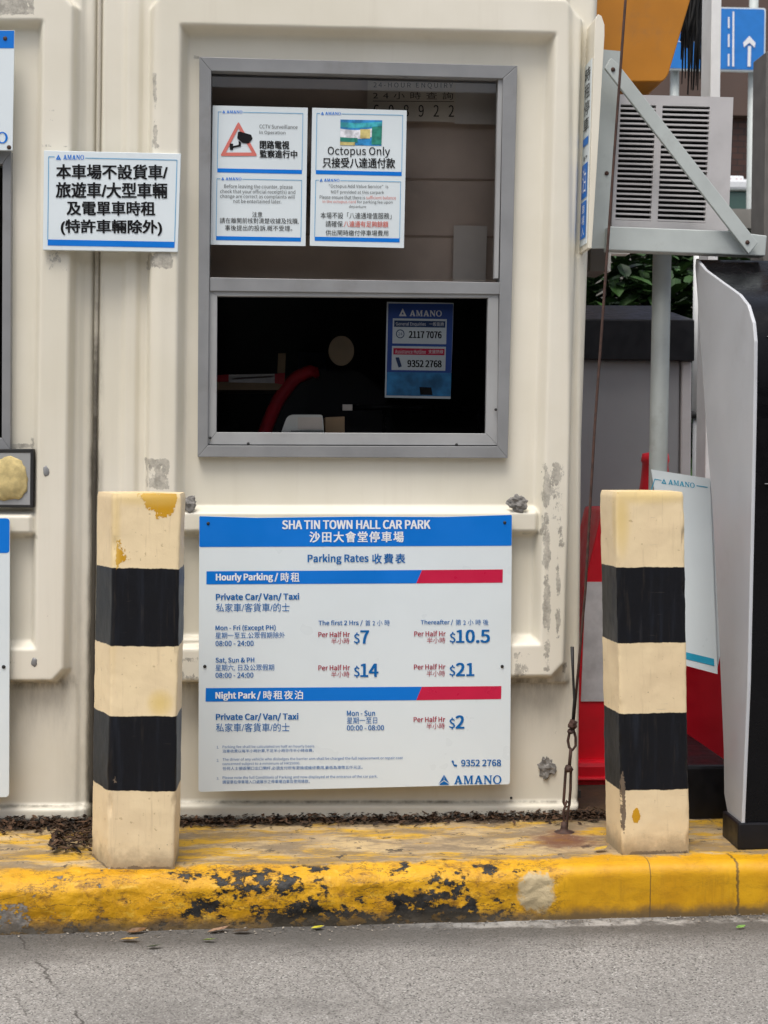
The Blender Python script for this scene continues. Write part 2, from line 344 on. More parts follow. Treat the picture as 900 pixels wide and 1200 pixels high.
# ------------------------------------------------------------------ ground and kerb
KY = lambda x: 3.425+.022*x                      # front line of the kerb
mb = MB(); Lx = [-60, -8, -2.5, 0, 2.5, 8, 60]; Ly = [-60, -10, 0, 3, 4, 10, 80]
mb.add([(x, y, 0) for y in Ly for x in Lx], [(j*7+i, j*7+i+1, j*7+i+8, j*7+i+7) for j in range(6) for i in range(6)])
mb.obj('road', road_mat(), kind='structure')

def build_kerb():
    xs = np.concatenate([np.linspace(-7, -.9, 24), np.arange(-.88, 1.5, .0062), np.linspace(1.52, 5, 14)])
    prof = []                                     # (offset behind front line, height, topness)
    r = .03; H = .13
    for k in range(22): prof.append((.004*(1-k/21), -.03+(H-r+.03)*k/21, 0))
    for k in range(1, 8): a = math.pi/2*k/8; prof.append((r-r*math.cos(a), H-r+r*math.sin(a), .10*k/8))
    for k in range(0, 74): prof.append((r+.007*k, H, min(1, .12+k*.007*9)))
    for q in (.62, .8, 1.1, 1.6, 2.2, 2.9): prof.append((q, H, 1))
    nx, npf = len(xs), len(prof); V = []; A = []
    for j, (o, h, tp) in enumerate(prof):
        for x in xs:
            y = KY(x)+o; z = h; fresh = min(1, max(0, (x-.66)/.05))
            nz = noise.fractal(Vector((x*9, o*9+j*.02, h*9)), 1.0, 2.0, 5)
            n2 = noise.noise(Vector((x*2.1, o*3, h*3+5)))
            if o < .6:
                amp = .0045*(1-fresh*.75)
                nq = noise.fractal(Vector((x*26, o*20+j*.05, h*26)), .8, 2.0, 4)*.0028*(1-fresh*.8)
                if tp < .12: y += nz*amp*1.5+n2*.006+nq; z += (nz*amp if h > .02 else 0)
                else: z += nz*amp*.8+n2*.003+nq*.6
                # the old kerb's edge is worn far back, the recast length on the right is crisp
                z -= (1-fresh)*.012*max(0, 1-o/.07)*max(0, min(1, (h-.05)/.08)); y += (1-fresh)*.006*max(0, (h-.06)/.07)*max(0, 1-o/.07)
            V.append((x, y, z))
            g = .35
            g += .75*math.exp(-((x-.0)/.22)**2) + .6*math.exp(-((x-.42)/.2)**2) + .55*math.exp(-((x+.62)/.17)**2)
            g += .35*max(0, 1-h/.09)
            A.append((tp, max(0, g-1.6*fresh), fresh))
    f = [(j*nx+i, j*nx+i+1, (j+1)*nx+i+1, (j+1)*nx+i) for j in range(npf-1) for i in range(nx-1)]
    m = MB(); m.v = V; m.f = f
    o = m.obj('kerb', kerb_mat(), smooth=True, kind='structure')
    at = o.data.color_attributes.new('wear', 'FLOAT_COLOR', 'POINT')
    at.data.foreach_set('color', np.c_[np.array(A), np.ones(len(A))].astype(np.float32).ravel())
build_kerb()

# ------------------------------------------------------------------ moulded kiosk fronts
def ss(a, b, x): t = np.clip((x-a)/(b-a), 0, 1); return t*t*(3-2*t)
def inside(poly, x, y):                           # distance to the edge of a convex outline, positive inside (clockwise in the picture)
    d = np.full(x.shape, 1e9)
    for i in range(len(poly)):
        (x0, y0), (x1, y1) = poly[i], poly[(i+1) % len(poly)]; L = math.hypot(x1-x0, y1-y0)
        d = np.minimum(d, ((x1-x0)*(y-y0)-(y1-y0)*(x-x0))/L)
    return d
YB = 3.935
SEAM = lambda y: 116.5-.0105*y
def blob(X, Y, x0, y0, x1, y1, soft=4): return ss(-soft, soft, np.minimum(np.minimum(X-x0, x1-X), np.minimum(Y-y0, y1-Y)))
def wall_mesh(name, xl, xr, ys, height, hole, wear, parent, ncol, xlist=None):
    ys = np.asarray(ys, float); nr = len(ys); u = np.linspace(0, 1, ncol) if xlist is None else xlist
    Yg = np.repeat(ys[:, None], len(u), 1); a = np.array([xl(y) for y in ys])[:, None]; b = np.array([xr(y) for y in ys])[:, None]
    Xg = a+(b-a)*u[None, :] if xlist is None else np.where(u[None, :] > 0, b+(u[None, :]-1)*1., a)
    if xlist is not None: Xg = b-(1-u[None, :])*(b-a)
    h = height(Xg, Yg); P = U(Xg, Yg, np.full(Xg.shape, YB)); P[..., 1] -= h
    nc = Xg.shape[1]; idx = np.arange(nr*nc).reshape(nr, nc)
    q = np.stack([idx[:-1, :-1], idx[1:, :-1], idx[1:, 1:], idx[:-1, 1:]], -1).reshape(-1, 4)
    cx = .25*(Xg[:-1, :-1]+Xg[1:, 1:]+Xg[1:, :-1]+Xg[:-1, 1:]).ravel(); cy = .5*(Yg[:-1, :-1]+Yg[1:, 1:]).ravel()
    if hole is not None: q = q[inside(hole, cx, cy) < 0]
    m = MB(); m.v = [tuple(p) for p in P.reshape(-1, 3)]; m.f = [tuple(int(i) for i in r) for r in q]
    o = m.obj(name, M['fibreglass'], parent, smooth=True)
    at = o.data.color_attributes.new('wear', 'FLOAT_COLOR', 'POINT'); wr = wear(Xg, Yg).reshape(-1, 2)
    at.data.foreach_set('color', np.c_[wr, np.zeros(len(wr)), np.ones(len(wr))].astype(np.float32).ravel())
    return P
def side(name, col, yb, parent):                  # plain return wall running back from a column of the front
    m = MB(); n = len(col); m.v = [tuple(p) for p in col]+[(p[0], yb, p[2]) for p in col]; m.f = [(i, i+1, n+i+1, n+i) for i in range(n-1)]
    o = m.obj(name, M['fibreglass'], parent); return o
ROWS = np.concatenate([np.arange(-300, -20, 20), np.arange(-20, 966, 2.2)])
YBACK = 5.35

kiosk = thing('kiosk', 'cream moulded fibreglass booth with the sliding window and the wide tariff board', 'booth', (.3, YB, .13))
P1 = [(192, -4), (658, 4), (680, 27), (658, 775), (643, 791), (186, 797), (171, 781), (179, 13)]
P2 = [(213, 36), (647, 46), (629, 752), (205, 757)]
HOLE = [(240, 74), (599, 83), (589, 528), (237, 526)]
XR = lambda y: float(np.interp(y, [-300, 0, 290, 520, 930, 966], [712, 703, 692, 684, 680, 676]))
def h_main(x, y):
    r = np.array([XR(v) for v in y[:, 0]])[:, None]; l = np.array([SEAM(v)+1.2 for v in y[:, 0]])[:, None]
    h = .014*ss(143, 153, x+.008*y)*(1-ss(660, 668, x)) - .010*ss(163, 170, x+.012*y)*(1-ss(176, 190, x))
    h = h*(y < 800) + 0
    d1 = inside(P1, x, y); h = np.maximum(h, 0)+.046*ss(-3.5, 3.5, d1)
    d2 = inside(P2, x, y); rec = ss(-1, 9, d2); h = h*(1-rec)+.012*rec
    led = ss(-4, 5, np.minimum(y-596, 625-y))*ss(-2, 3, d2-1); h = np.maximum(h, (.012+.036*led)*rec)
    low = ss(0, 8, y-742)*ss(-2, 4, d2); h = np.maximum(h, (.012+.026*low)*rec)
    h += .005*ss(672, 676, x)*(1-ss(679, 682, x))*(y > 300)
    # skirt
    h += .022*ss(938, 943, y)-.018*ss(955, 966, y)
    e = np.clip((r-x)/9, 0, 1); h -= .035*(1-np.sqrt(1-(1-e)**2))
    e = np.clip((x-l)/6, 0, 1); h -= .03*(1-np.sqrt(1-(1-e)**2))
    return h
def wear_main(x, y):
    a = np.zeros(x.shape); g = np.zeros(x.shape)
    for b, s in (((180, 90, 188, 178), .62), ((192, 128, 202, 145), .42), ((176, 172, 206, 181), .6), ((172, 297, 205, 318), .68), ((170, 536, 202, 573), .72),
                 ((631, 540, 657, 640), .5), ((630, 555, 641, 785), .66), ((646, 560, 652, 785), .52), ((208, 765, 236, 795), .6), ((596, 760, 622, 792), .55),
                 ((655, 775, 664, 790), .6), ((122, 925, 160, 950), .4), ((228, 66, 236, 72), .6)): a = np.maximum(a, blob(x, y, *b)*s)
    d1 = inside(P1, x, y)
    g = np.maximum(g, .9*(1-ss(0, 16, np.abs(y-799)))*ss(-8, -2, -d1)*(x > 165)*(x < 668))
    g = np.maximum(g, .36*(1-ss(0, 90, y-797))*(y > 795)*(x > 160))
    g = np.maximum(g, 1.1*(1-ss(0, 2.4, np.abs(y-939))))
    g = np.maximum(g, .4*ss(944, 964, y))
    l = 118.-.0105*y; g = np.maximum(g, (1-ss(2, 12, x-l))*ss(250, 520, y)*.9)
    g = np.maximum(g, .8*(1-ss(0, 2.5, np.abs(y-624)))*(np.abs(inside(P2, x, y)-10) < 12))  # dark line below the ledge, near the recess edges
    return np.stack([a, g], -1)
Pm = wall_mesh('front_wall', lambda y: SEAM(y)+1.2, XR, ROWS, h_main, HOLE, wear_main, kiosk, 270)
side('side_wall', Pm[:, -1], YBACK, kiosk); side('side_wall', Pm[:, 0], YBACK, kiosk)
zt, zb = Pm[0, 0, 2], Pm[-1, 0, 2]; xa, xb = Pm[0, 0, 0], Pm[0, -1, 0]
mb = MB(); mb.box(((xa+xb)/2, YBACK+.02, (zt+zb)/2), (xb-xa, .04, zt-zb)); mb.obj('back_wall', M['fibreglass'], kiosk)
mb = MB(); mb.box(((xa+xb)/2, (YB+YBACK)/2, zt+.05), (xb-xa+.06, YBACK-YB+.2, .1)); mb.obj('roof', M['fibreglass'], kiosk, bevel=.02)
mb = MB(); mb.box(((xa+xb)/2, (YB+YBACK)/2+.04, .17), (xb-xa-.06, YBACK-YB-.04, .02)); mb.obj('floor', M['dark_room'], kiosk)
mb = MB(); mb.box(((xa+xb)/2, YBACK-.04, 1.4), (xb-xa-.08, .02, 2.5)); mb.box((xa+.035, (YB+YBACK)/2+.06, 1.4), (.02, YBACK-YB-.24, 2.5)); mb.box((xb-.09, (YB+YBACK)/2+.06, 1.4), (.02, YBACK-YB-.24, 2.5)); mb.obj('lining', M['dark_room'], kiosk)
# sealant bead in the joint
mb = MB(); mb.tube([U(SEAM(y)+.3, y, YB+.004) for y in range(-300, 960, 20)], [.0055+.0015*noise.noise(Vector((y*.05, 0, 0))) for y in range(-300, 960, 20)], 8)
sealm = NT('joint_sealant'); zz = sealm.xyz()[2]; sm = sealm.ramp(sealm.mth('ADD', zz, sealm.mth('MULTIPLY', sealm.noise(9, 6, .7), 1.2)), 2.4, 1.7)
mb.obj('sealant_bead', sealm.fin(sealm.mix(sm, (.55, .51, .42), (.055, .047, .035)), .8), kiosk, smooth=True)

def frame_strips(name, out, inn, Y, depth, mat, parent, bevel=.0015):
    m = MB()
    for i in range(4):
        j = (i+1) % 4; m.ppx([out[i], out[j], inn[j], inn[i]], Y, depth)
    return m.obj(name, mat, parent, bevel=bevel)
# window: fixed light above, sliding sash below
win = frame_strips('window_frame', [(233.5, 66.5), (606.5, 77), (595, 537), (231.5, 535.5)], [(247.5, 83), (589.5, 92), (583, 523), (243.5, 522)], 3.898, .06, M['alu'], kiosk)
mb = MB(); mb.ppx([(245.5, 325), (588, 331), (588, 345), (245.5, 341)], 3.903, .04); mb.obj('transom', M['alu'], win, bevel=.0015)
mb = MB(); mb.ppx([(584, 92), (589, 92), (584, 326), (579.5, 326)], 3.906, .03); mb.obj('edge_trim', M['alu_light'], win)
mb = MB(); mb.ppx([(246, 82), (590, 91), (588, 328), (244, 325)], 3.926, .004); mb.obj('pane', M['pane_clear'], win)
frame_strips('sash', [(243.6, 338), (584.5, 344.5), (583, 522), (243, 521)], [(254.5, 347), (572, 349), (569.5, 508), (253.5, 506.5)], 3.909, .03, M['alu_light'], win)
mb = MB(); mb.ppx([(254, 346.5), (572.5, 348.5), (570, 508.5), (253, 507)], 3.925, .004); mb.obj('pane', M['pane_dark'], win)
for x, y in ((291, 520), (535, 521), (581, 480), (246, 513)): mb = MB(); mb.lump(U(x, y, 3.902), .004, (1, .5, 1), x, 5, .1); mb.obj('screw', M['rubber'], win, smooth=True)
# right hand fin carrying the narrow poster
fx = float(U(693, 150, 3.83)[0])
prof = [(697, 34), (698, 21), (701, 16.5), (705, 18.5), (708.5, 29), (708.5, 42), (700.5, 180), (693.5, 291), (689, 291)]
mb = MB(); mb.ppx(prof, 3.83, .16); mb.obj('corner_fin', M['fibreglass'], kiosk, bevel=.0015)
# filler lumps and fixings left on the wall
for i, (x, y, r, sx, sz) in enumerate(((223, 590, .018, 1, 1), (606, 590, .021, 1, .9), (640, 899, .025, .9, 1.1), (186, 553, .014, .9, 1.5))):
    c = U(x, y, YB-(.045 if y < 620 and x > 200 else .03 if x < 200 else 0)); m = MB(); m.lump(c, r, (sx, .45, sz), i*7.3, 12, .6); m.obj('filler_lump', M['mortar'], kiosk, smooth=False)
for x, y in ((636, 553), (634, 767), (599, 935)): mb = MB(); mb.lump(U(x, y, YB-.044 if y < 800 else YB-.002), .0035, (1, .7, 1), x, 5, .1); mb.obj('screw', M['rubber'], kiosk, smooth=True)

left = thing('kiosk', 'cream fibreglass booth cut off by the frame, with the foam filled hole in its wall', 'booth', (-1.4, YB, .13))
Q1 = [(-560, -10), (78, -2), (91, 12), (80, 782), (66, 797), (-560, 797)]
Q2 = [(-520, 28), (54, 29), (45, 758), (-520, 758)]
LH = [(-420, 190), (6, 190), (6, 520), (-420, 520)]
def h_left(x, y):
    r = np.array([SEAM(v)-1.2 for v in y[:, 0]])[:, None]
    h = .046*ss(-3.5, 3.5, inside(Q1, x, y)); d2 = inside(Q2, x, y); rec = ss(-1, 9, d2); h = h*(1-rec)+.012*rec
    led = ss(-4, 5, np.minimum(y-600, 627-y))*ss(-2, 3, d2-1); h = np.maximum(h, (.012+.036*led)*rec)
    low = ss(0, 8, y-752)*ss(-2, 4, d2); h = np.maximum(h, (.012+.026*low)*rec)
    h -= .008*ss(95, 101, x+.008*y)*(inside(Q1, x, y) < -4)
    h += .022*ss(942, 947, y)-.018*ss(957, 966, y)
    e = np.clip((r-x)/8, 0, 1); return h-.03*(1-np.sqrt(1-(1-e)**2))
def wear_left(x, y):
    a = np.zeros(x.shape); d1 = inside(Q1, x, y)
    for b, s in (((-20, -12, 44, 24), .8), ((57, 131, 69, 137), .66), ((58, 142, 66, 147), .6), ((51, 172, 84, 178), .58), ((52, 296, 84, 322), .42), ((78, 60, 84, 140), .4), ((36, 512, 42, 590), .75), ((-10, 519, 42, 526), .75), ((10, 770, 24, 782), .5)):
        a = np.maximum(a, blob(x, y, *b)*s)
    g = .95*(1-ss(0, 16, np.abs(y-800)))*ss(-8, -2, -d1)*(x < 90)
    g = np.maximum(g, .36*(1-ss(0, 110, y-797))*(y > 795)); g = np.maximum(g, 1.1*(1-ss(0, 2.4, np.abs(y-944)))); g = np.maximum(g, .4*ss(946, 966, y))
    r = 114.-.0105*y; g = np.maximum(g, (1-ss(1, 9, r-x))*ss(280, 560, y)*.9); g = np.maximum(g, .3*(1-ss(8, 40, r-x))*ss(500, 800, y))
    g = np.maximum(g, .9*(1-ss(0, 2.5, np.abs(y-628)))*(np.abs(inside(Q2, x, y)-8) < 9))  # dark line below this booth's ledge
    return np.stack([a, g], -1)
ul = np.concatenate([np.linspace(0, .80, 60), np.linspace(.803, 1, 62)])
Pl = wall_mesh('front_wall', lambda y: -640., lambda y: SEAM(y)-1.2, ROWS, h_left, LH, wear_left, left, 0, ul)
side('side_wall', Pl[:, -1], YBACK, left); side('side_wall', Pl[:, 0], YBACK, left)
la, lb = Pl[0, 0, 0], Pl[0, -1, 0]
mb = MB(); mb.box(((la+lb)/2, YBACK+.02, (zt+zb)/2), (lb-la, .04, zt-zb)); mb.obj('back_wall', M['fibreglass'], left)
mb = MB(); mb.box(((la+lb)/2-.04, (YB+YBACK)/2, zt+.05), (lb-la-.03, YBACK-YB+.2, .1)); mb.obj('roof', M['fibreglass'], left, bevel=.02)
mb = MB(); mb.box(((la+lb)/2, YBACK-.04, 1.4), (lb-la-.06, .02, 2.5)); mb.box(((la+lb)/2, (YB+YBACK)/2+.04, .17), (lb-la-.06, YBACK-YB-.04, .02)); mb.obj('lining', M['dark_room'], left)
lw = frame_strips('window_frame', [(-430, 177), (13, 177), (12, 527), (-430, 527)], [(-416, 192), (3, 192), (2, 513), (-416, 513)], 3.898, .06, M['alu'], left)
mb = MB(); mb.ppx([(-420, 190), (5, 190), (5, 515), (-420, 515)], 3.926, .004); mb.obj('pane', M['pane_dark'], lw)
pl = frame_strips('hole_plate', [(-40, 526), (39, 526), (38.5, 595), (-40, 594)], [(-36, 530.5), (35.5, 530.5), (35, 591.5), (-36, 591)], 3.886, .03, M['rubber'], left)
mb = MB(); mb.ppx([(-37, 529.5), (36.5, 529.5), (36, 592.5), (-37, 592)], 3.8875, .02); mb.obj('backing', M['alu_light'], pl)
mb = MB(); c = U(9, 561, 3.887); mb.lump(c, .052, (1.0, .25, 1.08), 3.1, 18, .16); mb.obj('foam_plug', M['foam'], pl, smooth=True)
for i, (x, y, r) in enumerate(((54, 552, .010), (40, 776, .009))):
    m = MB(); m.lump(U(x, y, YB-.046), r, (.8, .3, 1.3), i*3+1, 8, .3); m.obj('fixing_cap', M['alu'], left, smooth=True)

# ------------------------------------------------------------------ lettering
TC = {}
try: FACE = bpy.data.fonts.load(bpy.utils.system_resource('DATAFILES', path='fonts')+'/Noto Sans CJK Regular.woff2')     # the face Blender ships for its own interface
except Exception: FACE = None
def glyphs(s, bold=0., space=1.):
    k = (s, bold, space)
    if k not in TC:
        c = bpy.data.curves.new('lettering', 'FONT'); c.body = s; c.space_character = space; c.resolution_u = 3
        if FACE and s.isascii(): c.font = FACE
        o = bpy.data.objects.new('lettering', c); me = bpy.data.meshes.new_from_object(o)
        v = np.zeros(len(me.vertices)*3); me.vertices.foreach_get('co', v); v = v.reshape(-1, 3)[:, :2]
        f = [tuple(p.vertices) for p in me.polygons]
        v = (v-v.min(0))/(v.max(0)-v.min(0))
        bpy.data.objects.remove(o); bpy.data.meshes.remove(me); bpy.data.curves.remove(c); TC[k] = (v, f)
    return TC[k]
def outline_mesh(loops):                          # filled outline with holes -> verts, faces
    c = bpy.data.curves.new('outline', 'CURVE'); c.dimensions = '2D'; c.fill_mode = 'BOTH'
    for lp in loops:
        s = c.splines.new('POLY'); s.points.add(len(lp)-1); s.use_cyclic_u = True
        for p, q in zip(s.points, lp): p.co = (q[0], q[1], 0, 1)
    o = bpy.data.objects.new('outline', c); me = bpy.data.meshes.new_from_object(o)
    v = np.array([(p.co.x, p.co.y) for p in me.vertices]); f = [tuple(p.vertices) for p in me.polygons]
    bpy.data.objects.remove(o); bpy.data.meshes.remove(me); bpy.data.curves.remove(c); return v, f
_A = [[(0,0),(.36,0),(.36,.07),(.29,.07),(.335,.22),(.62,.22),(.67,.07),(.58,.07),(.58,0),(1.02,0),(1.02,.07),(.95,.07),(.62,1),(.42,1),(.09,.07),(0,.07)], [(.365,.32),(.475,.68),(.585,.32)]]
_M = [[(0,0),(.31,0),(.31,.08),(.21,.08),(.21,.74),(.46,0),(.58,0),(.84,.76),(.84,.08),(.73,.08),(.73,0),(1.14,0),(1.14,.08),(1.05,.08),(1.05,.92),(1.14,.92),(1.14,1),(.82,1),(.57,.3),(.32,1),(0,1),(0,.92),(.09,.92),(.09,.08),(0,.08)]]
_N = [[(0,0),(.3,0),(.3,.08),(.21,.08),(.21,.72),(.74,0),(.88,0),(.88,.92),(.98,.92),(.98,1),(.67,1),(.67,.92),(.77,.92),(.77,.32),(.28,1),(0,1),(0,.92),(.09,.92),(.09,.08),(0,.08)]]
_O = [ellipse(.5, .5, .5, .52, 26), ellipse(.5, .5, .30, .42, 26)[::-1]]
def wordmark(chars='AMANO'):
    loops = []; x = 0
    for ch in chars:
        g = {'A': _A, 'M': _M, 'N': _N, 'O': _O}[ch]; w = max(p[0] for p in g[0])
        loops += [[(p[0]+x, p[1]) for p in lp] for lp in g]; x += w+.1
    return outline_mesh(loops)
WM = wordmark()
TRI = outline_mesh([[(0, 0), (1, 0), (.5, 1)], [(.34, .22), (.5, .56), (.66, .22)]])
TRI3 = None
class Sign:
    """Things printed on a face that stands at Y; each part gathers what is printed in one ink."""
    def __init__(s, root, Y, slope=0): s.r = root; s.Y = Y; s.p = []; s.slope = slope
    def mb(s, part, mat, key=None):
        for k, n, m, mt in s.p:
            if key and k == key: return m
        s.p.append((key, part, MB(), mat)); return s.p[-1][2]
    def pts(s, v, f, x0, y0, x1, y1, part, mat, lift=.0012, slope=None, m=None):
        sl = s.slope if slope is None else slope; v = (v-v.min(0))/(v.max(0)-v.min(0))
        px = x0+v[:, 0]*(x1-x0); py = y1-v[:, 1]*(y1-y0)+sl*(px-x0)
        (m or s.mb(part, mat)).add(U(px, py, np.full(px.shape, s.Y-lift)), f)
    def t(s, txt, x0, y0, x1, y1, part, mat, bold=0., space=1., slope=None, lift=.0012):
        v, f = glyphs(txt, 0, space); m = s.mb(part, mat); e = bold*(y1-y0)*1.5       # a heavier cut: the same strokes laid down again a hair to each side
        for k, (a, b) in enumerate(((0, 0),) if not bold else ((-1, -.5), (1, -.5), (-1, .5), (1, .5))):
            s.pts(v, f, x0+(a+1)*e if a else x0, y0+b*e, x1+(a-1)*e if a else x1, y1+b*e, part, mat, lift=lift+.00006*k, slope=slope, m=m)
    def logo(s, x0, y0, x1, y1, part, mat, slope=None): s.pts(*WM, x0, y0, x1, y1, part, mat, slope=slope)
    def tri(s, x0, y0, x1, y1, part, mat, slope=None): s.pts(*TRI, x0, y0, x1, y1, part+'_mark', mat, slope=slope)
    def poly(s, pts, part, mat, lift=.0006, key=None): s.mb(part, mat, key).poly([U(x, y, s.Y-lift) for x, y in pts][::-1])
    def line(s, x0, y0, x1, y1, w, part, mat, key=None):
        dx, dy = x1-x0, y1-y0; L = math.hypot(dx, dy); nx, ny = -dy/L*w/2, dx/L*w/2
        s.poly([(x0+nx, y0+ny), (x1+nx, y1+ny), (x1-nx, y1-ny), (x0-nx, y0-ny)], part, mat, .0008, key)
    def done(s):
        for k, n, m, mat in s.p:
            if m.v: m.obj(n, M[mat], s.r)

# ---- the tariff board
YS = 3.868
tb = thing('tariff_board', 'wide white parking rates board with blue heading, fixed under the window', 'sign', U(415, 924, YS+.006))
mb = MB(); mb.ppx(roundpoly([(233.5, 604.5), (300, 606.5), (420, 605), (520, 605.5), (600, 603), (597.5, 919), (232.5, 928)], 3.5, 4), YS, .006); mb.obj('board', M['sign_white'], tb)
s = Sign(tb, YS, -.006)
s.poly(roundpoly([(233.6, 604.9), (300, 606.9), (420, 605.4), (520, 605.9), (599.9, 603.4), (599.5, 639.5), (233.6, 641)], 1.5, 3), 'header_band', 'sign_blue')
s.t('SHA TIN TOWN HALL CAR PARK', 330.6, 609.8, 504.5, 620, 'heading', 'print_white', .03, slope=-.002); s.t('沙田大會堂停車場', 362.6, 623, 473.3, 635.5, 'heading', 'print_white', .02, 1.22, slope=-.002)
B, Rd, Wt = ('tariff_lettering', 'text_blue'), ('unit_lettering', 'text_red'), ('bar_lettering', 'print_white')
s.t('Parking Rates', 360.5, 649.5, 431.9, 661.5, *B, .016); s.t('收費表', 436, 649, 475, 660.3, *B, .012, 1.25)
s.poly([(242, 669.5), (494.6, 668), (487.8, 683.6), (241.8, 684.8)], 'blue_bar', 'sign_blue'); s.poly([(494.6, 668), (589.3, 667.3), (589, 682.8), (487.8, 683.6)], 'red_bar', 'band_red')
s.t('Hourly Parking /', 252.9, 672, 326, 682.6, *Wt, .028); s.t('時租', 329, 671, 351, 682, *Wt, .012, 1.25)
for y in (0, 140.6):
    s.t('Private Car/ Van/ Taxi', 252.9, 695.6+y, 350.6-y*.006, 704.6+y, *B, .024); s.t('私家車/客貨車/的士', 253, 707+y, 339.4, 717.2+y, *B)
s.t('Mon - Fri (Except PH)', 252.5, 732.6, 323, 740, *B, .014); s.t('星期一至五,公眾假期除外', 252.5, 741, 334, 748.6, *B); s.t('08:00 - 24:00', 252.5, 751, 297.2, 757, *B, .014)
s.t('The first 2 Hrs /', 373.2, 727, 425, 733.8, *B, .012); s.t('首 2 小 時', 428, 726.6, 456.8, 733.4, *B); s.t('Thereafter /', 493, 726.4, 531, 732.8, *B, .012); s.t('第 2 小 時 後', 534, 726, 572.5, 732.8, *B)
s.t('Sat, Sun & PH', 252.5, 770.8, 298, 777.8, *B, .014); s.t('星期六, 日及公眾假期', 252.5, 778.8, 321.3, 786.4, *B); s.t('08:00 - 24:00', 252.5, 788.4, 297, 794.3, *B, .014)
PR = ('price_figures', 'text_blue')
for x, y, num, w in ((0, 0, '7', 10.3), (112.3, -.8, '10.5', 39.7), (0, 39, '14', 21.3), (112, 38, '21', 21.7), (111.7, 99.6, '2', 10.3)):
    s.t('Per Half Hr', 373+x, 740.2+y, 410+x, 746.6+y, *Rd, .016); s.t('半小時', 388+x, 747.8+y, 409.5+x, 754.8+y, *Rd)
    s.t('$', 414.6+x, 741.4+y, 421.6+x, 755+y, *PR, .012); s.t(num, 422.2+x, 739+y, 422.2+x+w, 754+y, *PR, .028)
s.poly([(241.2, 806.4), (494.4, 804.8), (487.8, 820.6), (240.8, 822.2)], 'blue_bar', 'sign_blue'); s.poly([(494.4, 804.8), (587.6, 804), (587.2, 819.2), (487.8, 820.6)], 'red_bar', 'band_red')
s.t('Night Park /', 252.5, 810.8, 305.6, 821, *Wt, .028); s.t('時租夜泊', 308.6, 809.4, 355, 819.6, *Wt, .012, 1.25)
s.t('Mon - Sun', 406.5, 832.8, 439.5, 839, *B, .014); s.t('星期一至日', 406.5, 840.6, 442, 848.2, *B); s.t('00:00 - 08:00', 406.5, 850, 450, 856, *B, .014)
SP = ('small_print', 'text_blue')
for y, n in ((874.2, '1.'), (889.6, '2.'), (910.8, '3.')): s.t(n, 254, y, 256.6, y+3, *SP)
for a in (('Parking fee shall be calculated on half an hourly basis.', 260.8, 873.6, 369, 877.6), ('泊車收費以每半小時計算,不足半小時亦作半小時收費。', 260.8, 878.3, 367.6, 882.3),
          ('The driver of any vehicle who dislodges the barrier arm shall be charged the full replacement or repair cost', 260.8, 888.2, 472, 892.4), ('concerned subject to a minimum of HK$5000.', 260.8, 893.4, 351.7, 897.4),
          ('任何人士損毀閘口出口閘杆,必須支付所有更換或維修費用,最低為港幣五仟元正。', 260.8, 898.6, 425, 902.8), ('Please note the full Conditions of Parking and now displayed at the entrance of the car park.', 260.8, 909.6, 442.4, 913.8),
          ('請留意在停車場入口處展示之停車場泊車及使用條款。', 260.8, 914.4, 363, 918.6)): s.t(*a, *SP, slope=-.009)
s.t('9352 2768', 540.4, 890.4, 587.2, 898, *B, .02)
s.mb('phone_symbol', 'text_blue').prism([U(*p, YS-.0012) for p in roundpoly([(529, 891.6), (531.2, 891), (532.2, 893.6), (531.2, 894.4), (533.2, 896.4), (534.2, 895.6), (536, 897), (535, 898.6), (532, 898)], .4, 2)][::-1], (0, .0003, 0))
s.logo(532, 908.8, 587.7, 919.2, 'logo', 'text_blue', slope=-.006)
for lp in ([(520.1, 908), (520.1, 914), (515.6, 917.2), (513.6, 919.8)], [(520.6, 908), (520.6, 914), (525.2, 917), (527.2, 919.4)], [(514.6, 920), (516.4, 917.9), (520.3, 915.4), (524.4, 917.8), (526.4, 919.7)]): s.poly(lp, 'logo_mark', 'text_blue', .0012, 'mark')
for x, y in ((244, 613.5), (591.5, 612.5), (240, 781), (588.5, 781)):
    c = U(x, y, YS-.001); s.mb('screw', 'rubber').lump(c, .0045, (1, .5, 1), x, 6, .1)
s.done()

# ---- the small notice bridging the two booths
YN = 3.868
nb = thing('notice_board', 'small white notice in bold black Chinese across the joint between the booths', 'sign', U(130, 293, YN+.006))
mb = MB(); mb.ppx([(51.5, 176.3), (212, 180), (208.3, 295.4), (50.2, 292.8)], YN, .014); mb.obj('board', M['sign_white'], nb, bevel=.001)
s = Sign(nb, YN, .012); K = ('lettering', 'text_black')
s.t('本車場不設貨車/', 65.7, 192.4, 196.5, 209.5, *K, .02, slope=.006); s.t('旅遊車/大型車輛', 65.3, 213.5, 196, 231.6, *K, .02, slope=.006); s.t('及電單車時租', 78, 235.6, 182, 252, *K, .02, slope=.006); s.t('(特許車輛除外)', 71, 257, 190, 275, *K, .02, slope=.008)
s.tri(65.4, 181, 71.5, 187, 'logo', 'sign_blue'); s.logo(74, 181.2, 98.5, 187, 'logo', 'sign_blue')
for l in ((57, 183.6, 64, 183.8), (100, 185.2, 207.4, 187.6), (57, 183.6, 55.9, 280.8), (207.4, 187.6, 204.6, 283.4)): s.line(*l, .9, 'border', 'pale_blue', 1)
s.poly([(55.9, 280.6), (204.8, 283.4), (204.5, 290.4), (55.8, 287.6)], 'blue_bar', 'sign_blue'); s.done()

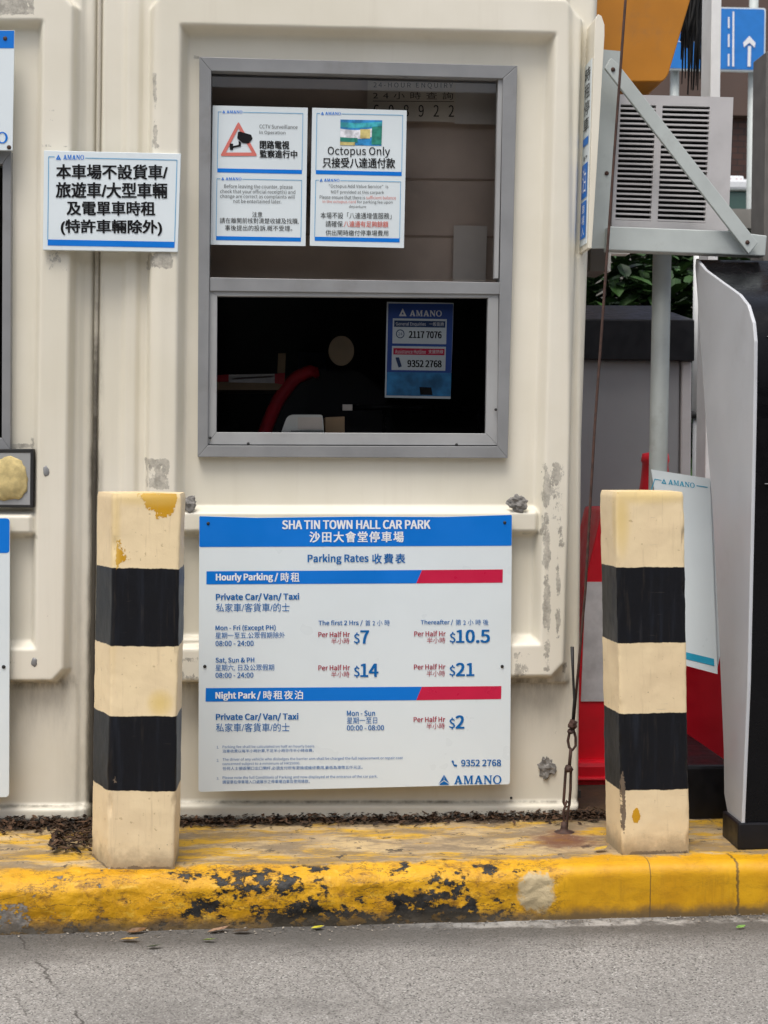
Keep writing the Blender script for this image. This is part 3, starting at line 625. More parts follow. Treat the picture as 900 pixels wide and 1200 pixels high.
# ---- two laminated sheets on the upper pane
YG = 3.9245
def half_frame(s, x0, y0, x1, y1, dx, sl, lx0, lx1):    # thin border with the logo let into its top line, blue bar below
    s.tri(lx0, y0-2, lx0+3.6, y0+1.6, 'logo', 'sign_blue', slope=sl); s.logo(lx0+5, y0-1.8, lx1, y0+1.6, 'logo', 'sign_blue', slope=sl)
    w = x1-x0
    s.line(x0, y0, lx0-1, y0+sl*(lx0-x0), .7, 'border', 'pale_blue', (x0, y0)); s.line(lx1+1, y0+sl*(lx1-x0), x1, y0+sl*w, .7, 'border', 'pale_blue', (x0, y0))
    s.line(x0, y0, x0+dx, y1, .7, 'border', 'pale_blue', (x0, y0)); s.line(x1, y0+sl*w, x1+dx, y1+sl*w, .7, 'border', 'pale_blue', (x0, y0))
    s.poly([(x0+dx, y1), (x1+dx, y1+sl*w), (x1+dx, y1+4.7+sl*w), (x0+dx, y1+4.7)], 'blue_bar', 'sign_blue')
n1 = thing('window_notice', 'laminated surveillance camera notice with the red warning triangle, on the upper pane', 'notice', U(302, 287, YG))
mb = MB(); mb.ppx([(249.3, 123.5), (360.7, 126.2), (358, 288.3), (246.7, 286.6)], YG, .0012); mb.obj('sheet', M['sheet_white'], n1)
s = Sign(n1, YG, .018)
half_frame(s, 255.8, 131, 355, 197.2, -1.2, .02, 260.5, 284); half_frame(s, 254.2, 209.4, 353.6, 276.6, -1, .018, 259.3, 283)
s.pts(*outline_mesh([roundpoly([(0, 0), (1, 0), (.49, 1)], .06, 3), [(.15, .10), (.85, .10), (.49, .80)]]), 258.8, 143.5, 300.9, 182.8, 'warning_triangle', 'soft_red', slope=0)
for lp in ([(278.8, 154.6), (281, 154), (294.4, 158), (296, 162.4), (291.6, 168.2), (284, 167.4), (278, 162)], [(279.6, 165), (282.6, 167), (282.2, 171.8), (279.6, 171.4)], [(272, 171.4), (280, 169.6), (281.4, 171.6), (272.4, 173.6)], [(269.2, 168), (273.2, 168.4), (273, 175.8), (269.2, 175.4)]): s.poly(roundpoly(lp, .7, 2), 'camera_symbol', 'text_black', .0016, 'cam')
G = ('fine_lettering', 'text_grey'); K = ('lettering', 'text_black')
s.t('CCTV Surveillance', 304, 145.6, 348.7, 150.4, *G); s.t('In Operation', 304, 152.8, 334.5, 158, *G); s.t('閉路電視', 304.3, 164.6, 339, 174.2, *K, .02); s.t('監察進行中', 304.3, 175.6, 348.4, 184.6, *K, .02)
for a in (('Before leaving the counter, please', 262.7, 215.6, 342.9, 221.6), ('check that your official receipt(s) and', 258, 221.6, 346, 227.4), ('change are correct as complaints will', 258, 227.4, 345.3, 233), ('not be entertained later.', 273.5, 233.2, 329.7, 237.8)): s.t(*a, *G, slope=.012)
s.t('注意', 295.5, 248, 307.4, 254.4, *K); s.t('請在離開前核對清楚收據及找贖,', 257.7, 255, 350, 261.8, *K, slope=.01); s.t('事後提出的投訴,概不受理。', 263.6, 263.6, 342.5, 270.4, *K, slope=.01); s.done()
n2 = thing('window_notice', 'laminated notice with a coloured card picture above the words Octopus Only', 'notice', U(418, 289, YG))
mb = MB(); mb.ppx([(365.9, 126.2), (476.7, 129.3), (473.3, 290.6), (363, 287.9)], YG, .0012); mb.obj('sheet', M['sheet_white'], n2)
s = Sign(n2, YG, .018)
half_frame(s, 371.4, 132.8, 472, 199.3, -1.3, .022, 376, 399.6); half_frame(s, 370, 211, 469.6, 277.4, -1.3, .02, 374.6, 397.8)
cq = [(398.9, 140), (448, 141), (447, 171), (398.5, 170)]
def cp(u, v): return (cq[0][0]*(1-u)*(1-v)+cq[1][0]*u*(1-v)+cq[2][0]*u*v+cq[3][0]*(1-u)*v, cq[0][1]*(1-u)*(1-v)+cq[1][1]*u*(1-v)+cq[2][1]*u*v+cq[3][1]*(1-u)*v)
for nm, c in (('card_blue', (.02, .22, .5)), ('card_green', (.02, .22, .16)), ('card_pale', (.66, .66, .70)), ('card_gold', (.50, .42, .16)), ('card_teal', (.04, .36, .42))): M[nm] = plain(nm, c, .4, .35, 60)
def cpoly(uv, mat, lift): s.poly([cp(u, v) for u, v in uv], 'card_picture_'+mat[5:] if False else 'card_picture', mat, lift)
def cstripe(f0, f1, mat, part, lift, u0=0, u1=1, n=14):
    m = s.mb(part, mat)
    for i in range(n):
        a, b = u0+(u1-u0)*i/n, u0+(u1-u0)*(i+1)/n
        m.poly([U(*cp(u, v), s.Y-lift) for u, v in ((a, f0(a)), (a, f1(a)), (b, f1(b)), (b, f0(b)))])
w_ = lambda c, A, k=3: (lambda u: min(1, max(0, c+A*math.sin(k*u+.6))))
cstripe(lambda u: 0, lambda u: 1, 'card_blue', 'card_picture', .0006); cstripe(w_(.08, .04), w_(.24, .08), 'card_teal', 'card_picture_teal_wave', .0008)
cstripe(w_(.30, .10), w_(.62, .14), 'card_pale', 'card_picture_pale_wave', .0010); cstripe(w_(.66, .05), w_(.82, .06), 'card_green', 'card_picture_green_wave', .0011, 0, .42)
cstripe(w_(.84, .04), lambda u: 1, 'card_gold', 'card_picture_gold_corner', .0012, 0, .36); cstripe(lambda u: .36, lambda u: .72, 'card_gold', 'card_picture_gold_block', .0013, .48, .72); cstripe(lambda u: .42-.2*u, lambda u: .95, 'card_green', 'card_picture_green_block', .0012, .76, 1.)
s.t('Octopus Only', 384, 171.2, 457, 183.8, *K, .004, slope=.012); s.t('只接受八達通付款', 378, 184.4, 463, 196.2, *K, .012, slope=.012)
for a in (('"Octopus Add Value Service"  is', 385.4, 215.8, 455, 220.8), ('NOT provided at this carpark', 388, 222.8, 450, 227.6), ('Please ensure that there is', 374.6, 228.6, 427.8, 233), ('for parking fee upon', 418.6, 234.6, 460, 239.2), ('departure', 409, 240.2, 429, 244.4)): s.t(*a, *G, slope=.012)
RR = ('red_lettering', 'soft_red'); s.t('sufficient balance', 429, 229.2, 464, 233.4, *RR, slope=.012); s.t('in the octopus card', 378, 234.2, 417, 238.6, *RR, slope=.012)
s.t('本場不設「八達通增值服務」', 375.7, 248.6, 458.7, 256, *K, slope=.01); s.t('請確保', 381.6, 258.6, 401.6, 265.8, *K); s.t('八達通有足夠餘額', 402.6, 258.8, 455, 266, *RR, .008, slope=.01); s.t('供出閘時繳付停車場費用', 381.6, 269.2, 455, 276, *K, slope=.01); s.done()

# ---- boards at the left edge of the picture
b1 = thing('rate_sign', 'white sign with blue heading cut off by the frame, below the foam filled hole', 'sign', U(-170, 932, YS))
mb = MB(); mb.ppx(roundpoly([(-355, 606), (11.5, 607), (10.5, 934), (-357, 938)], 5, 4), YS, .006); mb.obj('board', M['sign_white'], b1)
s = Sign(b1, YS); s.poly(roundpoly([(-354.6, 606.4), (11.1, 607.4), (11, 648), (-355, 648)], 4, 4), 'header_band', 'sign_blue'); s.mb('screw', 'rubber').lump(U(4.3, 781.5, YS-.001), .005, (1, .5, 1), 2, 6, .1); s.done()
b2 = thing('company_sign', 'white sign with blue heading and a blue letter O, above the foam filled hole', 'sign', U(-170, 175, YS))
mb = MB(); mb.ppx([(-260, 34), (17, 35.5), (14.5, 176), (-260, 174)], YS, .006); mb.obj('board', M['sign_white'], b2)
s = Sign(b2, YS); s.poly([(-259.6, 34.4), (16.6, 36), (16.2, 56.5), (-259.8, 55)], 'header_band', 'sign_blue'); s.logo(-62, 154.5, 9, 168, 'logo', 'sign_blue', slope=0)
for x, y in ((6, 45), (10.5, 172.5)): s.mb('screw', 'rust').lump(U(x, y, YS-.001), .0055, (1, .5, 1), x, 6, .1)
s.done()

# ---- narrow poster on the fin, read along the wall
po = thing('side_poster', 'narrow white and blue poster on the fin at the right edge of the booth', 'poster', UX(688, 287, fx-.004))
def up2(u, y, lift): # u 0..1 from back to front along the fin's flank
    p = U(697-(y-34)*8/256, y, 3.83); return np.array([p[0]-.001-lift, 3.932-.084*u, p[2]])
mb = MB(); mb.prism([up2(u, y, .0005) for u, y in ((0, 66), (1, 66), (1, 284), (0, 284))], (.002, 0, 0)); mb.obj('sheet', M['sheet_white'], po)
def pbox(u0, y0, u1, y1, lift): return [up2(u, y, lift) for u, y in ((u0, y0), (u1, y0), (u1, y1), (u0, y1))]
for q in ((.12, 156, .88, 165), (.1, 187, .9, 228), (.1, 232, .9, 276)): mb = MB(); mb.poly(pbox(*q, .0016)); mb.obj('blue_block', M['sign_blue'], po)
def ptext(mb, txt, u0, y0, u1, y1, lift, bold=.01):
    v, f = glyphs(txt, bold); mb.add([up2(u0+a*(u1-u0), y1-b*(y1-y0), lift) for a, b in v], f)
mb = MB(); [ptext(mb, c, .12, 72+20*i, .88, 89+20*i, .0016+.0001*k, .0) for i, c in enumerate('時租停車') for k in (0,)]; ptext(mb, 'P', .3, 178, .8, 183, .0016); mb.obj('lettering', M['text_black'], po)
mb = MB(); ptext(mb, '泊', .25, 193, .75, 222, .0022); [ptext(mb, c, .3, 236+13*i, .7, 247+13*i, .0022) for i, c in enumerate('車場入')]; mb.obj('white_lettering', M['print_white'], po)

# ------------------------------------------------------------------ inside the booth
YI = 3.99
hp = thing('hotline_poster', 'blue telephone hotline poster behind the lower pane', 'poster', U(490, 467, YI))
mb = MB(); mb.ppx([(453.4, 353.7), (531.6, 355), (528, 467.5), (450.9, 465.8)], YI, .001); mb.obj('sheet', M['sheet_white'], hp)
M['poster_blue'] = plain('poster_blue', (.02, .075, .34), .4, .06); M['poster_cyan'] = plain('poster_cyan', (.03, .22, .48), .4, .5, 18); M['poster_navy'] = plain('poster_navy', (.01, .04, .13), .4)
s = Sign(hp, YI, .012)
s.poly([(455, 355.5), (531.2, 356.2), (528, 464.6), (452.6, 463.4)], 'blue_ground', 'poster_blue', .0005); s.poly([(453.4, 436), (529, 437), (528, 464.4), (452.8, 463.2)], 'cyan_foot', 'poster_cyan', .0008)
for y, c in ((0, 'poster_navy'), (32.4, 'band_red')):
    s.poly([(460.4-y*.03, 373+y), (523.6-y*.03, 374+y), (522.8-y*.03, 403.4+y*.96), (459.8-y*.03, 402.4+y*.96)], 'white_box', 'sheet_white', .0009); s.poly([(462-y*.03, 375.4+y), (522-y*.03, 376.4+y), (521.8-y*.03, 384+y), (461.8-y*.03, 383+y)], 'box_heading_'+('blue' if not y else 'red'), c, .0011)
s.tri(467.4, 361.3, 476.4, 370.5, 'logo', 'print_white'); s.logo(480, 363.4, 517.8, 370.6, 'logo', 'print_white')
s.t('General Enquiries', 464, 377.2, 499, 382.4, 'heading', 'print_white', lift=.0015); s.t('一般查詢', 503, 377.4, 520, 381.9, 'heading', 'print_white', lift=.0015); s.t('Assistance Hotline', 463, 409.4, 499, 414.2, 'heading', 'print_white', lift=.0015); s.t('支援熱線', 502, 409.8, 519.4, 414.2, 'heading', 'print_white', lift=.0015)
s.t('2117 7076', 479, 388, 517.6, 396, 'lettering', 'text_black', .03, lift=.0015); s.t('9352 2768', 477.4, 422, 517.6, 430, 'lettering', 'text_black', .03, lift=.0015)
s.pts(*outline_mesh([ellipse(.5, .5, .5, .5), ellipse(.5, .5, .4, .4)[::-1]]), 464, 386, 474, 396.4, 'call_symbol', 'poster_navy', .0015); v, f = glyphs('24'); s.pts(v, f, 466.6, 389.4, 471.6, 393, 'call_symbol', 'poster_navy', .0015)
s.poly(roundpoly([(463.2, 419), (467.6, 418.6), (471, 429.6), (467, 430.8)], .8, 2), 'phone_symbol', 'poster_navy', .0015); s.poly([(491.4, 453.4), (505.4, 454), (507, 463), (492.6, 462.6)], 'laptop_symbol', 'text_black', .0015); s.done()

YE = 4.04
bl = thing('window_blind', 'brown roller blind drawn down behind the upper pane', 'blind', U(415, 330, YE+.05))
M['blind'] = plain('brown_blind_cloth', (.74, .59, .48), .8, .08, 9); M['blind_hem'] = plain('blind_hem', (.48, .36, .28), .8)
mb = MB(); mb.ppx([(225, 60), (615, 70), (608, 345), (222, 340)], YE+.05, .004); mb.obj('cloth', M['blind'], bl)
for y in (205, 272): mb = MB(); mb.ppx([(224, y), (614, y+5), (614, y+7), (224, y+2)], YE+.046, .003); mb.obj('hem', M['blind_hem'], bl)
M['tan_paper'] = plain('tan_paper', (.86, .76, .62), .8, .05); M['buff_paper'] = plain('buff_paper', (.86, .78, .69), .8, .05); M['faded_ink'] = plain('faded_ink', (.05, .04, .03), .8)
en = thing('enquiry_notice', 'faded tan hour enquiry notice with large digits, behind the top of the upper pane', 'notice', U(480, 142, YE+.02))
mb = MB(); mb.ppx([(431, 90), (534, 93), (533, 143), (430, 141)], YE+.02, .001); mb.obj('sheet', M['tan_paper'], en)
s = Sign(en, YE+.02, .008); s.t('24-HOUR ENQUIRY', 437.7, 96.6, 530.6, 103.6, 'lettering', 'faded_ink', 0, 1.15); s.t('2 4 小 時 查 詢', 437, 107.4, 531, 116, 'lettering', 'faded_ink', 0, 1.1); s.t('6 0 8 9 2 2', 437.7, 122.5, 532, 136.4, 'lettering', 'faded_ink', .006, 1.2); s.line(437, 118.4, 532, 119.2, .7, 'lettering', 'faded_ink'); s.done()
mb = MB(); mb.ppx([(533.8, 93), (586, 95), (584, 146), (532.8, 145)], YE+.024, .001); tag(mb.obj('paper_sheet', M['buff_paper']), 'blank buff paper beside the faded enquiry digits', 'paper')
mb = MB(); mb.ppx([(532, 264), (571, 265), (569, 330), (530.6, 330)], YE+.024, .001); tag(mb.obj('paper_sheet', M['buff_paper']), 'blank buff paper at the lower right corner of the upper pane', 'paper')
dk = thing('counter', 'dark counter top inside the booth, just below the window', 'counter', (.2, 4.2, 1.1)); zc = float(U(400, 512, 4.0)[2])
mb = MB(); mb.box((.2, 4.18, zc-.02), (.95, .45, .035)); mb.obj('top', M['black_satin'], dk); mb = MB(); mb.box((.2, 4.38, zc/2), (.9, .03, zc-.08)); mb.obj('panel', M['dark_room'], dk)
M['device_white'] = plain('device_white', (.84, .85, .80), .45, .05)
cr = thing('card_printer', 'small white desk printer on the counter behind the lower pane', 'printer', U(352, 509, 4.08))
mb = MB(); mb.ppx(roundpoly([(329, 509), (336, 489), (341, 486), (378, 486), (380, 509)], 3, 3), 3.965, .14); mb.obj('casing', M['device_white'], cr, bevel=.004)
mb = MB(); mb.ppx([(349, 489), (377, 489), (377, 503), (349, 503)], 3.9625, .004); mb.obj('label_sheet', M['buff_paper'], cr); mb = MB(); mb.ppx([(341, 504.6), (379, 504.6), (379, 505.6), (341, 505.6)], 3.963, .003); mb.obj('slot', M['rubber'], cr)
M['card'] = plain('cardboard', (.45, .31, .18), .85)
mb = MB(); mb.ppx([(381, 489), (404, 488), (404, 509), (381, 509)], 4.0, .12); tag(mb.obj('carton', M['card'], bevel=.002), 'small brown carton beside the white desk printer', 'carton')
ch = thing('chair', 'black backed office chair with a red rim inside the booth', 'chair', U(360, 520, 4.75))
cpts = [(306, 540), (309, 508), (325, 470), (345, 443), (370, 433), (420, 434), (450, 460), (462, 508), (464, 540)]
mb = MB(); mb.ppx(roundpoly(cpts, 7, 3), 4.52, .05); mb.obj('backrest', M['black_satin'], ch)
M['chair_red'] = plain('chair_red', (.75, .01, .03), .55)
mb = MB(); mb.tube([U(*p, 4.51) for p in roundpoly(cpts[:5], 9, 4)[5:]], .021, 8); mb.obj('rim', M['chair_red'], ch, smooth=True); c = U(380, 545, 4.5); mb = MB(); mb.box((c[0], 4.6, .62), (.5, .45, .09)); mb.obj('seat', M['black_satin'], ch, bevel=.03)
mb = MB(); mb.lathe((c[0], 4.6, .18), [(.25, 0), (.24, .03), (.04, .06), (.03, .4)], 16); mb.obj('pedestal', M['black_satin'], ch)
sh = thing('shelf', 'wooden shelf at the back of the booth, edge wrapped in red and white tape', 'shelf', U(290, 452, 4.5))
mb = MB(); mb.ppx([(240, 440), (334, 439), (333, 457), (240, 457)], 4.5, .3); mb.obj('plank', M['card'], sh); M['tape_white'] = plain('tape_white', (.85, .80, .78), .5, .15, 30)
for nm, mm, qs in (('white_tape', 'tape_white', [((268, 439), (322, 438), (322, 449), (268, 448))]), ('red_tape', 'red_plastic', [((240, 440), (268, 439), (268, 447), (240, 448)), ((322, 438), (334, 437), (333, 451), (322, 449)), ((272, 443), (320, 440), (320, 442), (272, 445))])):
    for q in qs: mb = MB(); mb.ppx(q, 4.496, .003); mb.obj(nm, M[mm], sh)
mb = MB(); mb.ppx([(326, 414), (335, 414), (334, 437), (325, 437)], 4.5, .1); mb.obj('upright', M['card'], sh)
mb = MB(); mb.ppx(ellipse(400, 411, 15, 17.5, 36), 4.35, .004); M['disc_tan'] = plain('disc_tan', (.36, .27, .17), .7); tag(mb.obj('wall_disc', M['disc_tan']), 'round tan disc hanging in the dark behind the lower pane', 'disc')
ar = thing('counter_rail', 'thin black rail with a tiny white tag, above the counter behind the lower pane', 'rail', U(490, 480, 4.2))
mb = MB(); mb.tube([U(400, 478, 4.2), U(470, 477, 4.2), U(572, 482, 4.2)], .008, 8); mb.obj('bar', M['black_gloss'], ar, smooth=True); mb = MB(); mb.ppx([(401.5, 474), (413, 474), (413, 481), (401.5, 481)], 4.185, .003); mb.obj('tag', M['buff_paper'], ar)
for x in (450, 560): mb = MB(); mb.tube([U(x, 481, 4.2), U(x, 510, 4.2)], .006, 6); mb.obj('leg', M['black_gloss'], ar)
mb = MB(); mb.ppx([(350, 412), (382, 414), (382, 440), (349, 438)], 5.1, .02); M['dusk_blue'] = plain('dusk_blue', (.10, .11, .2), .6); tag(mb.obj('wall_panel', M['dusk_blue']), 'dim blue panel on the back wall behind the chair', 'panel')

# ------------------------------------------------------------------ bollards
def bollard(FLb, FRb, Lb, FLt, FRt, Lt, stripes, label, seed, chips):
    z0 = .128; base = [UZ(*p, z0) for p in (FLb, FRb)]; bl_ = UZ(*Lb, z0); dv = bl_-base[0]
    br = base[1]+np.array([.004, dv[1]*1.1, 0]); base += [br, bl_]
    yb = base[0][1]; top = [U(*FLt, base[0][1]), U(*FRt, base[1][1]), None, None]; zt_ = (top[0][2]+top[1][2])/2
    top[3] = U(*Lt, base[3][1]); top[3][2] = zt_+.001; top[2] = base[2]+(top[1]-base[1]); top[0][2] = zt_; top[1][2] = zt_; top[2][2] = zt_
    zs = [float(U(FLb[0], y, yb)[2]) for y in stripes]        # top of upper black, its foot, top of lower black, its foot
    root = thing('bollard', label, 'bollard', (base[0]+base[1]+base[2]+base[3])/4, 'banded concrete bollards')
    seq = []; N = 34                                            # ring with softly rounded corners
    for i in range(4):
        for k in range(N): seq.append((i, k/N))
    V = []; A = []; nz = 150; r = .07
    def ringpt(t, i, q):
        c0, c1 = [base[j]*(1-t)+top[j]*t for j in (i, (i+1) % 4)]; p = c0*(1-q)+c1*q
        cen = sum(base[j]*(1-t)+top[j]*t for j in range(4))/4
        e = min(q, 1-q); k = max(0, 1-e/.05); return p+(cen-p)*.022*k*k
    for a in range(nz+1):
        t = a/nz
        for i, q in seq:
            p = ringpt(t, i, q); n = noise.fractal(Vector(p)*14+Vector((seed, 0, 0)), 1, 2, 4)*.0016+noise.noise(Vector(p)*5+Vector((seed, 3, 0)))*.0016
            nrm = p-sum(base)/4; nrm[2] = 0; L = np.linalg.norm(nrm); p = p+nrm/L*n
            if t > .985: p = p-nrm/L*.0035*((t-.985)/.015)**2
            edge = min(q, 1-q) < .03
            if edge: p = p-nrm/L*max(0, noise.noise(Vector((p[0]*9, p[1]*9, p[2]*16+seed)))-.16)*.014
            V.append(p)
            c = [0, 0, 0]
            for ch_ in chips:
                if len(ch_) == 3:
                    if ch_[1] == i: c[ch_[0]] = max(c[ch_[0]], float(np.clip(.72+inside(ch_[2], np.array([q]), np.array([1-t]))[0]*14, 0, 1.1)))
                    continue
                (kind, ci, u, tt, ru, rt_, sv) = ch_
                if ci == i: d = ((q-u)/ru)**2+((t-tt)/rt_)**2; c[kind] = max(c[kind], sv*max(0, 1-d*.5))
            A.append(c)
    n = len(seq); f = [(a*n+k, a*n+(k+1) % n, (a+1)*n+(k+1) % n, (a+1)*n+k) for a in range(nz) for k in range(n)]
    cen = sum(top)/4; cen[2] += .003
    V.append(cen); A.append([0, .5, 0]); ci = len(V)-1; f += [(nz*n+k, nz*n+(k+1) % n, ci) for k in range(n)]
    m = MB(); m.v = [tuple(map(float, p)) for p in V]; m.f = f
    o = m.obj('shaft', bollard_mat('bollard_paint_%d' % seed, [zs[1], zs[0], zs[3], zs[2]], seed), root, smooth=True)
    at = o.data.color_attributes.new('wear', 'FLOAT_COLOR', 'POINT'); at.data.foreach_set('color', np.c_[np.array(A), np.ones(len(A))].astype(np.float32).ravel())
    o.data.set_sharp_from_angle(angle=R(50))
bollard((126, 1019), (204, 1019.5), (106.5, 1003), (133, 577), (212, 580), (113.5, 571), (666, 757, 839, 927),
        'black and cream banded concrete post in front of the joint between the booths', 3,
        [(0, 0, [(.42, .002), (.93, .004), (.92, .022), (.74, .048), (.66, .044)]), (0, 0, [(.05, .145), (.10, .150), (.15, .165), (.06, .182)]), (1, 0, .75, .445, .16, .03, 1.), (1, 0, .04, .9, .06, .3, .5), (1, 3, .95, .9, .1, .3, .4), (2, 0, .5, .0, .9, .012, .8), (2, 3, .5, .0, .9, .012, .8), (2, 0, .08, .235, .05, .02, .6), (1, 0, .5, .99, .6, .02, .6)])
bollard((729.5, 1003.5), (808.5, 1001), (709.5, 987), (721.5, 578), (801.5, 575), (702.5, 573.5), (665, 754, 836.5, 926.5),
        'banded concrete post beside the hanging chain, its foot chipped down one edge', 11,
        [(2, 0, .02, .15, .05, .10, .85), (2, 3, .97, .13, .08, .12, .6), (0, 0, .22, .11, .06, .022, 1.), (2, 0, .5, .0, .9, .015, .8), (1, 0, .08, .93, .1, .09, .8), (1, 3, .9, .93, .12, .08, .5), (1, 0, .4, .99, .7, .02, .7), (0, 0, .03, .20, .03, .03, .6)])

# ------------------------------------------------------------------ wire and chain
wr = thing('stay_wire', 'rusty wire and chain running down the booth corner to an anchor in the kerb', 'wire', UZ(660, 976, .13))
YW = 3.80
mb = MB(); mb.tube([U(x, y, Y) for x, y, Y in ((741, -150, 3.87), (733, 0, 3.84), (722, 150, 3.83), (712, 290, 3.82), (697, 500, 3.81), (686, 690, 3.8), (679, 770, 3.8), (672, 846, 3.79))], .0036, 8); mb.obj('cable', M['rust'], wr, smooth=True)
mb = MB(); mb.tube([U(x, y, 3.785) for x, y in ((670.5, 758), (671.5, 790), (673, 820), (671, 846))], [.005, .0035, .0035, .0035], 7); mb.obj('cable_end', M['rubber'], wr, smooth=True)
mb = MB(); mb.tube([U(x, y, 3.785) for x, y in ((671, 850), (667.5, 858), (665.5, 868), (667, 876), (671, 879), (674.5, 874), (674.5, 864), (672, 855))], .0036, 6, True); mb.obj('cable_eye', M['rust'], wr, smooth=True)
mb = MB(); mb.lump(U(671, 849, 3.78), .011, (1, 1, 1.1), 4, 8, .5); mb.lump(U(669, 857, 3.78), .008, (1.2, 1, .8), 5, 7, .4); mb.obj('clamp', M['rust'], wr)
def link(pts, Y, r=.0036): m = MB(); m.tube([U(x, y, Y) for x, y in pts], r, 6, True); m.obj('chain_link', M['rust'], wr, smooth=True)
mb = MB(); mb.tube([U(669, 877, 3.783), U(667, 900, 3.78)], .0045, 7); mb.lump(U(666.5, 901, 3.775), .013, (.9, 1, .8), 9, 8, .4); mb.obj('turnbuckle', M['rust'], wr, smooth=True)
link([(663, 902), (661.5, 925), (660.5, 940), (663, 946), (667, 944), (668.5, 925), (669, 903), (666, 897)], 3.78, .0038)
link([(664.5, 938), (660.5, 950), (661, 972), (664, 973), (665, 955), (667, 942)], 3.765, .0034)
mb = MB(); c = UZ(661, 975, .13); mb.lathe((c[0], c[1], .126), [(.03, 0), (.028, .004), (.012, .008), (.009, .016), (.008, .03)], 12); mb.obj('anchor', M['rust'], wr, smooth=True)

# ------------------------------------------------------------------ air conditioner and its bracket
YA = 4.06
ac = thing('air_conditioner', 'grey louvred window air conditioner sitting on the steel bracket beside the booth', 'air conditioner', U(785, 268, YA))
def quad(tl, tr, br, bl): return lambda u, v: ((tl[0]*(1-u)+tr[0]*u)*(1-v)+(bl[0]*(1-u)+br[0]*u)*v, (tl[1]*(1-u)+tr[1]*u)*(1-v)+(bl[1]*(1-u)+br[1]*u)*v)
Q = quad((724, 110.5), (859.5, 114), (853.5, 271), (716.5, 266))
us = [0, .03, .335, .392, .80, 1]; vs_ = [0, .075, .945, 1]
mb = MB()
for i in range(5):
    for j in range(3):
        if j == 1 and i in (1, 3): continue
        mb.ppx([Q(us[i], vs_[j]), Q(us[i+1], vs_[j]), Q(us[i+1], vs_[j+1]), Q(us[i], vs_[j+1])], YA, .02)
tl, tr, br, bl_ = [U(*Q(u, v), YA+.02) for u, v in ((0, 0), (1, 0), (1, 1), (0, 1))]
for a, b in ((tl, tr), (tr, br), (br, bl_), (bl_, tl)): mb.add([a, b, b+np.array([0, .5, 0]), a+np.array([0, .5, 0])], [(0, 1, 2, 3)])
mb.add([p+np.array([0, .5, 0]) for p in (tl, tr, br, bl_)], [(3, 2, 1, 0)]); mb.obj('casing', M['ac_plastic'], ac)
for u0, u1 in ((.03, .335), (.392, .80)):
    mb = MB(); n = 23
    for k in range(n):
        v = .075+.87*(k+.55)/n; h = .87/n*.36
        p = [U(*Q(u, w), Y) for u, w, Y in ((u0, v, YA+.002), (u1, v, YA+.002), (u1, v+h, YA+.002), (u0, v+h, YA+.002))]
        mb.prism(p, (0, .014, .001))
    mb.obj('louvre', M['ac_plastic'], ac)
mb = MB(); mb.ppx([Q(.02, .06), Q(.82, .06), Q(.82, .95), Q(.02, .95)], YA+.12, .01); M['coil'] = plain('condenser_coil', (.012, .011, .01), .6, .9, 5); mb.obj('coil', M['coil'], ac)
br_ = thing('bracket', 'grey green steel bracket with a diagonal strut carrying the air conditioner', 'bracket', U(700, 293, 4.0))
mb = MB(); mb.ppx([(697.5, 57), (727.5, 60), (712.5, 291), (692.5, 291)], 4.02, .012); mb.obj('wall_plate', M['steel_paint'], br_)
mb = MB(); mb.ppx([(713, 265), (853, 270.5), (899, 276), (897, 300), (712, 293)], 3.98, .05); mb.obj('beam', M['steel_paint'], br_, bevel=.003)
mb = MB(); mb.ppx([(708.5, 79.5), (716, 67.5), (724, 74), (888.5, 284.5), (877.5, 297.5)], 3.955, .012); mb.obj('strut', M['steel_paint'], br_, bevel=.002)
for x, y, Y in ((718.5, 81.5, 3.954), (711, 203, 4.018), (876, 284, 3.954)): mb = MB(); mb.lump(U(x, y, Y), .006, (1, .5, 1), x, 6, .1); mb.obj('bolt', M['rust'], br_, smooth=True)
mb = MB(); a = U(776, 296, 4.2); b = U(771, 560, 4.2); mb.tube([a, b, (b[0]-.006, b[1], .13)], .0265, 20); mb.obj('post', M['steel_paint'], br_, smooth=True)
mb = MB(); mb.ppx([(692.5, 291), (712, 292), (712, 318), (692, 317)], 4.1, .15); mb.obj('hanger', M['taupe'], br_); mb = MB(); mb.ppx([(712, 294), (738, 295), (738, 297.5), (716, 297), (715.5, 318), (712, 318)], 4.08, .05); mb.obj('angle_iron', M['white_post'], br_)

# ------------------------------------------------------------------ ticket machine at the right
tm = thing('ticket_machine', 'tall white sided machine with a glossy black front, right of the banded posts', 'ticket machine', UZ(870, 1000, .13))
X0 = float(U(869, 965, 3.56)[0])
side_px = [(869, 967), (876, 800), (880.5, 600), (883, 480), (884, 400), (882, 378), (876, 358), (866, 345), (845, 330), (826, 316), (815.5, 303), (814.5, 312), (818, 360), (826, 480), (835, 600), (843, 760), (848, 880), (848.5, 930), (853, 955), (860, 966)]
prof = [UX(x, y, X0) for x, y in side_px]
mb = MB(); mb.prism(prof, (.009, 0, 0)); mb.obj('side_panel', M['grey_shell'], tm, bevel=.002)
p2 = [np.array([p[0]+.42, p[1], p[2]]) for p in prof]; mb = MB(); mb.prism(p2, (.03, 0, 0)); mb.obj('side_panel', M['grey_shell'], tm, bevel=.006)
body = [np.array([p[0]+.009, p[1]+(.004 if i < 6 else 0), p[2]-(.003 if 5 < i < 11 else 0)]) for i, p in enumerate(prof)]
mb = MB(); mb.prism(body, (.411, 0, 0)); mb.obj('front_panel', M['black_gloss'], tm, smooth=False, angle=35)
yf = prof[3][1]
for y in (394, 567): p = UX(884, y, X0); mb = MB(); mb.box((X0+.225, yf+.004, p[2]), (.385, .004, .002)); mb.obj('panel_seam', M['alu'], tm)
